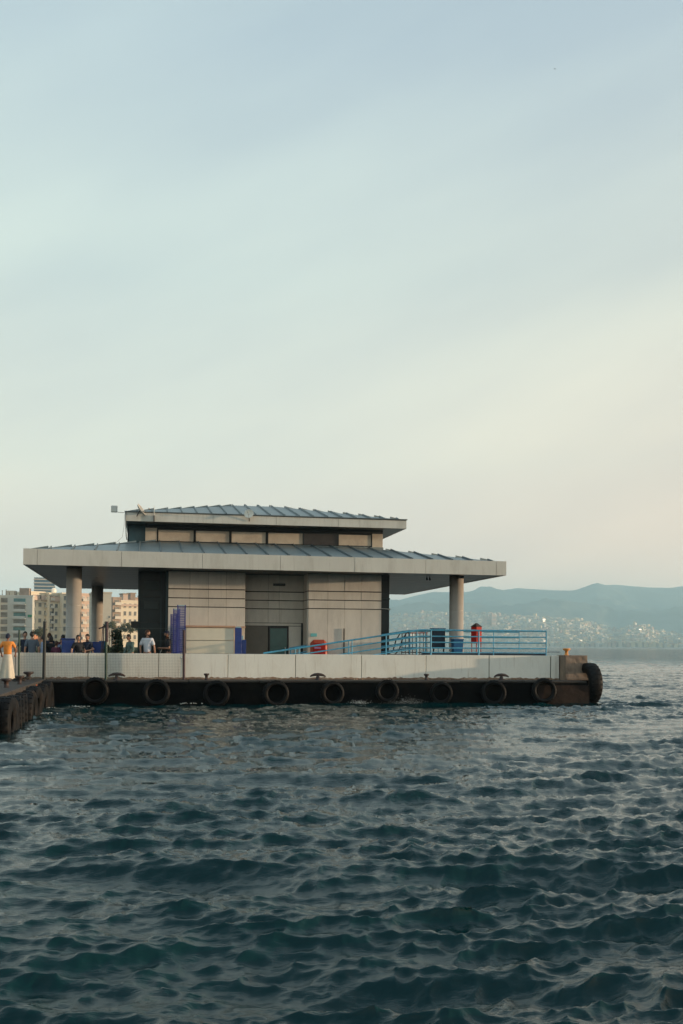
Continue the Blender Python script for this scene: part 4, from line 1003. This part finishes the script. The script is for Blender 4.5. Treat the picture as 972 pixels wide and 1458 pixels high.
# ------------------------------------------------------------------ plants near the quay
def leaf_mat(nm, c):
    m = mat(nm, c, .6, var=.35, scale=6); return m
M['leaf'] = leaf_mat('dark_leaf', (.035, .055, .03)); M['leaf2'] = leaf_mat('olive_leaf', (.075, .085, .04)); M['bark'] = mat('bark', (.09, .065, .045), .9, var=.3)
def plant(name, label, loc, h, crown, n, leaf, mt, trunk_r=.05, cat='tree', group=None, cz=.6, clumps=7):
    t = thing(name, label, cat, loc, 0, group)
    g = G(); g.tube([(0, 0, 0), (random.uniform(-.05, .05) * h, 0, h * .35), (random.uniform(-.06, .06) * h, 0, h * .8)], [trunk_r, trunk_r * .7, trunk_r * .25], 7)
    for k in range(5):
        a = random.uniform(0, 6.28); z = h * random.uniform(.3, .6); g.tube([(0, 0, z), (math.cos(a) * crown[0] * .7, math.sin(a) * crown[1] * .7, z + h * .2)], [trunk_r * .4, trunk_r * .1], 5)
    g.obj('trunk', M['bark'], t)
    g = G(); cs = [(random.gauss(0, .45) * crown[0], random.gauss(0, .45) * crown[1], h * cz + random.gauss(0, .4) * crown[2], random.uniform(.3, .6)) for _ in range(clumps)]
    for i in range(n):
        c = random.choice(cs); d = Vector((random.gauss(0, 1), random.gauss(0, 1), random.gauss(0, 1))).normalized() * random.random() ** .4 * c[3]
        p = Vector(c[:3]) + Vector((d.x * crown[0], d.y * crown[1], d.z * crown[2]))
        a = Vector((random.gauss(0, 1), random.gauss(0, 1), random.gauss(0, 1))).normalized() * leaf; b = a.orthogonal().normalized() * leaf * .6
        g.add([p - a, p + b, p + a, p - b], [(0, 1, 2, 3)])
    g.obj('crown', M[mt], t); return t
plant('potted_bush', 'small green bush by the green post with rusty top', (3.0, .7, DZ), 1.2, (.22, .2, .25), 500, .04, 'leaf', .02, 'bush', cz=.85)
plant('conifer_bush', 'tall dark pointed bush behind the wall right of the green post', (3.30, 1.6, DZ), 1.9, (.24, .22, .55), 1400, .05, 'leaf', .03, 'bush', cz=.62, clumps=12)

# ------------------------------------------------------------------ far shore land and city on the left
g = G(); g.add([(-700, 90, .6), (12, 90, .6), (60, 420, .6), (120, 700, .6), (-700, 900, .6), (-700, 90, -1), (12, 90, -1), (60, 420, -1), (120, 700, -1), (-700, 900, -1)],
               [(0, 1, 2, 3, 4), (0, 5, 6, 1), (1, 6, 7, 2), (2, 7, 8, 3), (3, 8, 9, 4), (4, 9, 5, 0)]); structure('land', g, mat('land_paving', (.16, .15, .12), .9, var=.3, scale=.05))
g = G(); g.box(-60, 9, 24, 95, -1, .80); structure('pier_approach', g, M['deck'])
M['b_grey'] = mat('render_grey', (.56, .57, .52), .8, var=.08, scale=.3); M['b_cream'] = mat('render_cream', (.80, .70, .53), .8, var=.08, scale=.3)
M['b_beige'] = mat('render_beige', (.60, .54, .43), .8, var=.06, scale=.3); M['b_pink'] = mat('render_pink', (.62, .46, .36), .8, var=.1, scale=.3)
M['b_win'] = mat('window_dark', (.20, .20, .18), .3, var=.4, scale=.4); M['b_teal'] = mat('balcony_glass', (.10, .22, .22), .3, var=.3, scale=.4)
M['b_blue'] = mat('tower_glass', (.10, .17, .22), .25); M['b_white'] = mat('balcony_white', (.66, .60, .50), .7); M['b_brick'] = mat('roof_brick', (.36, .28, .22), .8, var=.2, scale=.5)
M['b_green'] = mat('green_sign', (.05, .25, .14), .5); M['awn'] = mat('orange_awning', (.60, .25, .12), .7)

def building(name, label, x, y, rz, w, d, h, wall, floors, cols, win_w, win_h, group='apartment blocks on the left shore', parapet=True, balcony=None, winmat='b_win', z0=3.5, side=True, cw=None):
    """front face is local y=0, facing -Y; local x from 0 to w"""
    t = thing(name, label, 'building', (x, y, .6 - .9), rz, group)
    g = G(); g.box(0, w, 0, d, 0, h); g.obj('wall', M[wall], t)
    if parapet: g = G(); g.box(-.2, w + .2, -.2, d, h + .01, h + .6); g.obj('roof_parapet', M[wall], t)
    wm = G(); wm.box(-win_w / 2, win_w / 2, -.10, .0, 0, win_h); wm = wm.mesh('window', M[winmat])
    fm = G(); fm.box(-win_w / 2 - .12, win_w / 2 + .12, -.22, -.0, -.25, -.05); fm = fm.mesh('sill', M['b_white'])
    fh = (h - z0) / floors
    xs_ = cw or [w * (i + .5) / cols for i in range(cols)]
    for f in range(floors):
        for xc in xs_:
            z = z0 + f * fh + (fh - win_h) / 2
            o = inst('window', wm, t, (xc, -.01, z)); inst('sill', fm, o, (0, 0, 0))
            if balcony and xc in balcony:
                b = G(); b.box(xc - win_w * .75, xc + win_w * .75, -1.3, -.02, z - .35, z - .15); b.box(xc - win_w * .75, xc + win_w * .75, -1.3, -1.22, z - .14, z + .75); b.obj('balcony', M['b_white'], t)
    return t
# A: grey block in shade
t = building('apartment_block', 'grey seven-storey block with teal glazed balconies, second from the left edge', -53.6, 396, R(-6), 13.0, 14, 20.7, 'b_grey', 6, 2, 2.6, 1.9, cw=[2.0])
for f in range(6):
    z = 3.6 + f * 2.85
    g = G(); g.box(5.6, 10.4, -1.4, -.02, z - .3, z - .05); g.box(5.6, 10.4, -1.4, -1.3, z - .04, z + .8); g.obj('balcony', M['b_grey'], t)
    g = G(); g.box(5.7, 10.3, -.2, -.021, z + .0, z + 2.2); o = g.obj('window', M['b_teal'] if f % 2 else M['b_win'], t)
g = G(); g.box(11.3, 12.9, -.3, -.02, 12.6, 13.6); prop(g.obj('sign', M['b_green'], t), 'small green sign')
g = G(); g.box(7.4, 11.2, 2, 6, 21.32, 24.3); prop(g.obj('roof_hut', M['b_brick'], t), 'brick brown roof hut')
g = G(); g.box(2.0, 5.6, 2, 6, 21.32, 23.2); g.obj('roof_hut', M['b_beige'], t)
for k in range(5):
    g = G(); xx = random.uniform(.5, 12); g.tube([(xx, 1, 21.3), (xx, 1, 21.3 + random.uniform(1, 3))], .12, 4); g.obj('mast', M['iron'], t)
t = building('apartment_block', 'dark narrow building edge at the very left of the photo', -64.5, 385, R(0), 9.6, 14, 20.5, 'b_grey', 6, 2, 1.6, 1.6)
# B: sunlit warm building
t = building('apartment_block', 'sunlit cream block with pinkish top floor left of the first column', -41.6, 398, R(38), 8.2, 12, 22.6, 'b_cream', 6, 3, 1.3, 1.5, balcony=[8.2 * 2.5 / 3])
g = G(); g.box(-.15, 8.35, -.5, -.03, 18.6, 19.0); g.obj('cornice', M['b_white'], t)
g = G(); g.box(.5, 3.4, -.9, -.03, 19.6, 21.6); g.box(4.4, 7.6, -.9, -.03, 19.6, 21.6); prop(g.obj('awning', M['b_pink'], t), 'pink red rooftop awnings')
g = G(); g.box(1.0, 5.0, -1.2, -.03, 3.0, 5.6); prop(g.obj('awning', M['awn'], t), 'orange shop awning at street level')
t = building('apartment_block', 'sunlit block with brown shutters and a tall dark drainpipe, left of the first column', -34.8, 400, R(34), 6.6, 12, 22.2, 'b_cream', 6, 3, 1.1, 1.5, balcony=[6.6 * .5 / 3, 6.6 * 2.5 / 3])
g = G(); g.box(-.15, 6.75, -.6, -.03, 21.6, 22.0); g.obj('cornice', M['b_white'], t)
g = G(); g.box(.6, 6.0, -.8, -.03, 19.2, 21.2); g.obj('awning', M['b_pink'], t)
g = G(); g.tube([(1.7, -.4, 8), (1.7, -.4, 16.5), (2.6, -.4, 17)], .25, 6); g.obj('flue', M['iron'], t)
g = G(); g.ball((2.6, 1, 23.6), (1.3, .5, 1.3), 12, 8); g.obj('roof_dish', M['dish'], t)
t = building('apartment_block', 'yellow cream block just left of and behind the first column', -29.6, 400, R(30), 12, 12, 22.3, 'b_cream', 6, 5, 1.1, 1.6)
t = building('apartment_block', 'warm block seen in the gap between the two left columns', -22.0, 396, R(36), 7, 12, 22.0, 'b_pink', 6, 3, 1.2, 1.6, balcony=[7 * .5 / 3])
# tower far behind
t = thing('glass_tower', 'distant blue glass tower with white floor bands rising behind the low blocks', 'building', (-92, 900, .6), R(5), None)
g = G(); g.box(0, 17, 0, 16, 0, 58); g.obj('wall', M['b_blue'], t)
for k in range(18):
    g = G(); g.box(-.4, 17.4, -.4, 16.4, 5 + k * 3.0, 5.9 + k * 3.0); g.obj('floor_band', M['b_white'], t)
# E: plain wall, F: windows
t = building('apartment_block', 'plain blank beige gable right of the rear left column', -14.9, 348, R(8), 6.6, 14, 20.4, 'b_beige', 1, 1, .6, .8, cw=[5.9])
t = building('apartment_block', 'narrow block with stacked brown and white balconies beside the blank gable', -8.7, 372, R(30), 3.6, 12, 19.6, 'b_brick', 6, 1, 1.8, 1.6, balcony=[1.8])
t = building('apartment_block', 'cream block with four columns of small dark windows right of the stacked balconies', -6.9, 420, R(24), 11.5, 14, 20.4, 'b_cream', 5, 4, 1.05, 1.7, cw=[2.0, 4.4, 6.7, 9.0], winmat='b_win')
g = G(); g.box(-.3, 11.8, -.5, 0, 18.4, 19.3); prop(g.obj('cornice', M['b_pink'], t), 'orange pink cornice')
for k in range(9):
    xx = -7 + k * 1.7; hh = random.uniform(21, 26)
    t = thing('apartment_block', ['pinkish rooftop hut', 'grey rooftop hut', 'brown rooftop hut'][k % 3] + [' leftmost', ' near left', ' left of centre', ' centre left', ' in the centre', ' centre right', ' right of centre', ' near right', ' rightmost'][k] + ' above the cream block with small windows', 'building', (xx, 470 + k * 3, .6), R(20), 'roofs behind the cream block')
    g = G(); g.box(0, 2.4, 0, 5, 0, hh); g.obj('wall', M[['b_pink', 'b_grey', 'b_brick'][k % 3]], t)
    g = G(); g.box(-.3, 2.7, -.3, 5.3, hh + .01, hh + .5); g.obj('roof', M['b_brick'], t)
hl = ['thin street tree in front of the blank gable', 'bare-looking street tree before the stacked balconies', 'street tree in front of the cream block, left one', 'street tree in front of the cream block, right one', 'low street tree beside the dark glazed bay']
for i, (xx, yy, hh) in enumerate(((-5.4, 240, 8), (-2.2, 250, 7), (-.1, 245, 7.5), (2.6, 250, 7), (-22, 235, 5.5))):
    plant('street_tree', hl[i], (xx, yy, .6), hh, (2.0, 1.8, 1.4), 700, .22, 'leaf2', .16, 'tree', 'street trees on the left shore', cz=.78, clumps=9)
g = G(); 
for k in range(40):
    g.ball((-14 + k * .5, 118 + random.uniform(-.5, .5), 1.0 + random.uniform(-.1, .2)), (.5, .4, .55), 7, 5)
prop(g.obj('hedge', M['leaf2']), 'low green hedge along the far promenade', 'hedge')

# ------------------------------------------------------------------ far shore: hills and town across the bay
prof_pts = [(-40, 6), (520, 40), (555, 62), (585, 70), (610, 76), (640, 77.5), (668, 76), (690, 79), (715, 80), (738, 82.5), (760, 81), (785, 80), (815, 79.5), (835, 83), (850, 86), (875, 86), (900, 83.5), (925, 82), (955, 81), (972, 83), (1050, 88), (1200, 70), (1500, 30)]
city_pts = [(-40, 8), (540, 36), (560, 42), (600, 46), (700, 45), (745, 41), (800, 38), (830, 36), (855, 29), (880, 20), (900, 28), (915, 28), (935, 20), (960, 17), (990, 18), (1100, 22), (1500, 18)]
def interp(pts, x): return np.interp(x, [p[0] for p in pts], [p[1] for p in pts])
def azpix(X, Y):
    a = np.arctan2(X - EYE.x, Y - EYE.y) - 0.18297
    return 486 + 1494 * np.tan(np.clip(a, -1.3, 1.3))
_rng = np.random.default_rng(11)
_oc = [(_rng.uniform(0, 6.28), _rng.uniform(0, 6.28), _rng.uniform(0, 3.14)) for _ in range(6)]
def ridge(X, Y):
    z = np.zeros_like(X); amp = 1.0; f = 1 / 1900.0
    for (p, q, a) in _oc:
        c, s = math.cos(a), math.sin(a); U = X * c + Y * s; V = -X * s + Y * c
        z += amp * (1 - np.abs(np.sin(U * f * 3.1 + p + .8 * np.sin(V * f * 2.3 + q)))) ; amp *= .52; f *= 2.05
    return z / 2.0
C0, C1, M1 = 4700.0, 6300.0, 9800.0
def terrain_z(X, Y):
    D = np.hypot(X - EYE.x, Y - EYE.y); px = azpix(X, Y)
    zc = interp(city_pts, px) / 1494 * C1 + 2; zm = interp(prof_pts, px) / 1494 * M1 + 2
    t1 = np.clip((D - C0) / (C1 - C0), 0, 1); t2 = np.clip((D - C1) / (M1 - C1), 0, 1)
    z = 2 + (zc - 2) * t1 ** 1.15 * (D < C1)
    zz = zc + (zm - zc) * (t2 ** 1.1)
    rg = ridge(X, Y) - .5
    zz = zz + rg * 250 * np.sin(np.pi * np.clip(t2, 0, 1)) ** .8 + rg * 10 * t2
    fall = np.clip((D - M1) / 2500, 0, 1)
    zz = zz * (1 - fall)
    z = np.where(D < C1, z + (rg * 16 + 0) * t1 * (1 - t1) * 4 * .5, zz)
    return np.where(D < C0, -3.0, z)
def build_terrain():
    az = np.linspace(R(-3), R(30.5), 240); dd = np.concatenate([[C0 - 30, C0], np.linspace(C0 + 40, 12300, 130)])
    A, D = np.meshgrid(az, dd, indexing='ij'); X = EYE.x + D * np.sin(A); Y = EYE.y + D * np.cos(A); Z = terrain_z(X, Y)
    co = np.stack([X, Y, Z], -1).reshape(-1, 3); n = len(dd)
    a = (np.arange(len(az) - 1)[:, None] * n + np.arange(n - 1)[None, :]).ravel()
    q = np.stack([a, a + 1, a + n + 1, a + n], -1)
    me = bpy.data.meshes.new('hills'); me.from_pydata(co.tolist(), [], q[:, ::-1].tolist())
    me.polygons.foreach_set('use_smooth', np.ones(len(q), dtype=bool))
    me.materials.append(mat('hillside', (.075, .100, .085), .95, var=.4, scale=.004, dirt_or_sun=(.18, .16, .12), dscale=.0015, damt=.6))
    me.materials.append(mat('urban_ground', (.34, .30, .24), .95, var=.35, scale=.02, dirt_or_sun=(.10, .12, .08), dscale=.006, damt=.8))
    dm = np.hypot(co[q[:, 0], 0] - EYE.x, co[q[:, 0], 1] - EYE.y)
    me.polygons.foreach_set('material_index', (dm < C1 - 150).astype(np.int32))
    o = bpy.data.objects.new('hills', me); COL.objects.link(o); prop(o, kind='structure')
build_terrain()

M['t'] = []
for nm, c in (('town_cream', (.46, .40, .31)), ('town_white', (.50, .47, .41)), ('town_pink', (.42, .29, .22)), ('town_grey', (.30, .30, .28)), ('town_yellow', (.56, .45, .29))):
    M['t'].append(mat(nm, c, .85))
def town():
    meshes = []
    for mi in range(5):
        g = G(); g.box(-.5, .5, -.5, .5, 0, 1); g.box(-.3, .1, -.2, .2, 1.001, 1.12)
        for f in range(3):
            g.box(-.42, .42, -.515, -.501, .14 + f * .28, .30 + f * .28)
        me = g.mesh('far_building', M['t'][mi]); me.materials.append(M['b_win'])
        for p in me.polygons:
            if p.index >= 12: p.material_index = 1
        meshes.append(me)
    cand = []
    rng = random.Random(4)
    for i in range(8500):
        px = rng.uniform(548, 1060); D = C0 + 30 + (C1 - C0) * rng.random() ** 1.15 * .97
        a = math.atan((px - 486) / 1494) + 0.18297
        X, Y = EYE.x + D * math.sin(a), EYE.y + D * math.cos(a)
        if rng.random() < .12 and D > C0 + 500: continue
        z = float(terrain_z(np.array([X]), np.array([Y]))[0])
        w, d, h = rng.uniform(10, 26), rng.uniform(10, 20), rng.uniform(8, 20)
        if rng.random() < .05: h *= 1.7
        cand.append((X, Y, z - 2, w, d, h, rng.uniform(-.5, .9), rng.randrange(5), px))
    # seafront row, taller and lit
    row = []
    px = 762
    while px < 1000:
        w = rng.uniform(14, 30); D = C0 + 20; a = math.atan((px - 486) / 1494) + 0.18297
        row.append((EYE.x + D * math.sin(a), EYE.y + D * math.cos(a), 1.0, w, 16, rng.uniform(16, 26) if 860 < px < 945 else rng.uniform(9, 18), .7, 4 if 900 < px < 945 else rng.randrange(5), px)); px += w * .33 + rng.uniform(.3, 1.5)
    cand.sort(key=lambda c: -(c[3] * c[5]) / math.hypot(c[0], c[1]))
    tow = [(693, 29, 46), (701, 32, 50)]
    for k, (px, hh, w) in enumerate(tow):
        D = C0 + 900; a = math.atan((px - 486) / 1494) + 0.18297; X, Y = EYE.x + D * math.sin(a), EYE.y + D * math.cos(a)
        z = float(terrain_z(np.array([X]), np.array([Y]))[0])
        o = inst('tower_block', meshes[2], None, (X, Y, z - 2), (0, 0, .3), (26, 26, 150 - z + 20 * k))
        prop(o, ['tall pale tower block across the bay, the left of two above the platform railing', 'tall pale tower block across the bay, the right of two above the platform railing'][k], 'building')
    for c in row[:80]:
        o = inst('seafront_building', meshes[c[7]], None, c[:3], (0, 0, c[6]), (c[3], c[4], c[5])); prop(o, 'small pale building in the seafront row at the waterline across the bay', 'building', 'seafront buildings across the bay')
    for c in cand[:210]:
        o = inst('hillside_building', meshes[c[7]], None, c[:3], (0, 0, c[6]), (c[3], c[4], c[5])); prop(o, 'small pale building among many on the hazy hillside across the bay', 'building', 'hillside buildings across the bay')
    V, Fc, mi = [], [], []
    for c in cand[210:]:
        b = len(V); cs, sn = math.cos(c[6]), math.sin(c[6])
        for z in (0, c[5]):
            for y in (-.5, .5):
                for x in (-.5, .5):
                    xx, yy = x * c[3], y * c[4]; V.append((c[0] + xx * cs - yy * sn, c[1] + xx * sn + yy * cs, c[2] + z))
        for f in [(4, 5, 7, 6), (0, 1, 5, 4), (2, 6, 7, 3), (0, 4, 6, 2), (1, 3, 7, 5)]: Fc.append(tuple(i + b for i in f)); mi.append(c[7])
    me = bpy.data.meshes.new('far_town'); me.from_pydata(V, [], Fc)
    for m_ in M['t']: me.materials.append(m_)
    me.polygons.foreach_set('material_index', mi); me.update()
    o = bpy.data.objects.new('far_town', me); COL.objects.link(o); prop(o, 'dense pale town covering the lower slopes across the bay', None, None, 'stuff')
town()

# ------------------------------------------------------------------ foam and splash
def foam():
    m = mat('foam', (.50, .54, .53), .7); rng = random.Random(8); g = G()
    def blob(x, y, z, r): g.ball((x, y, z), (r, r * .8, r * .6), 6, 4)
    for i in range(420):
        u = rng.gauss(0, .35); h = abs(rng.gauss(0, .16)) * (1 - min(1, abs(u) / 1.1))
        blob(13.75 + u, -1.9 + rng.gauss(0, .12), .04 + h * .8, rng.uniform(.003, .009))
    for i in range(240):
        blob(11.95 + rng.gauss(0, .16), -1.95 + rng.gauss(0, .08), .05 + abs(rng.gauss(0, .05)), rng.uniform(.004, .012))
    for cx, cy, n, sp in ((2.15, -3.4, 26, .16), (5.9, -1.8, 16, .22), (1.5, -6.8, 14, .10), (1.35, -4.2, 20, .15)):
        for i in range(n): blob(cx + rng.gauss(0, sp), cy + rng.gauss(0, sp * .4), .05 + rng.uniform(0, .03), rng.uniform(.01, .03))
    prop(g.obj('foam', m), 'white splash and foam flecks against the quay', None, None, 'stuff')
foam()

# ------------------------------------------------------------------ birds
def bird(label, loc, s):
    t = thing('gull', label, 'bird', loc, R(20))
    g = G(); g.ball((0, 0, 0), (.09 * s, .26 * s, .08 * s), 10, 8); g.ball((0, -.27 * s, .03 * s), (.05 * s, .07 * s, .05 * s), 8, 6); g.tube([(0, -.32 * s, .03 * s), (0, -.38 * s, .02 * s)], [.02 * s, .005 * s], 6); g.obj('body', M['iron'], t)
    for sx in (-1, 1):
        g = G(); g.hexa([(0, -.1 * s, 0), (sx * .35 * s, -.12 * s, .12 * s), (0, .1 * s, 0), (sx * .35 * s, .06 * s, .12 * s), (0, -.1 * s, .02 * s), (sx * .35 * s, -.12 * s, .13 * s), (0, .1 * s, .02 * s), (sx * .35 * s, .06 * s, .13 * s)])
        g.hexa([(sx * .35 * s, -.12 * s, .12 * s), (sx * .72 * s, 0, .03 * s), (sx * .35 * s, .06 * s, .12 * s), (sx * .72 * s, .02 * s, .03 * s), (sx * .35 * s, -.12 * s, .13 * s), (sx * .72 * s, 0, .035 * s), (sx * .35 * s, .06 * s, .13 * s), (sx * .72 * s, .02 * s, .035 * s)])
        g.obj('wing', M['iron'], t)
bird('tiny dark gull high in the sky at the upper right', (177.0, 390.0, 255.0), 1.2)

# ------------------------------------------------------------------ haze
def haze():
    g = G(); g.box(-6500, 6400, -6500, 12700, -5.0, 600)
    me = g.mesh('haze', M['joint']); me.materials.clear()
    m = bpy.data.materials.new('haze_air'); m.use_nodes = True; n, l = m.node_tree.nodes, m.node_tree.links
    n.clear(); o = n.new('ShaderNodeOutputMaterial'); v = n.new('ShaderNodeVolumePrincipled')
    v.inputs['Color'].default_value = (.58, .87, .99, 1); v.inputs['Density'].default_value = 1.35e-4; v.inputs['Anisotropy'].default_value = 0.0
    l.new(v.outputs[0], o.inputs['Volume'])
    m.cycles.volume_sampling = 'DISTANCE'; m.cycles.homogeneous_volume = True
    me.materials.append(m); ob = bpy.data.objects.new('haze', me); COL.objects.link(ob); prop(ob, 'pale haze over the bay', None, None, 'stuff')
haze()
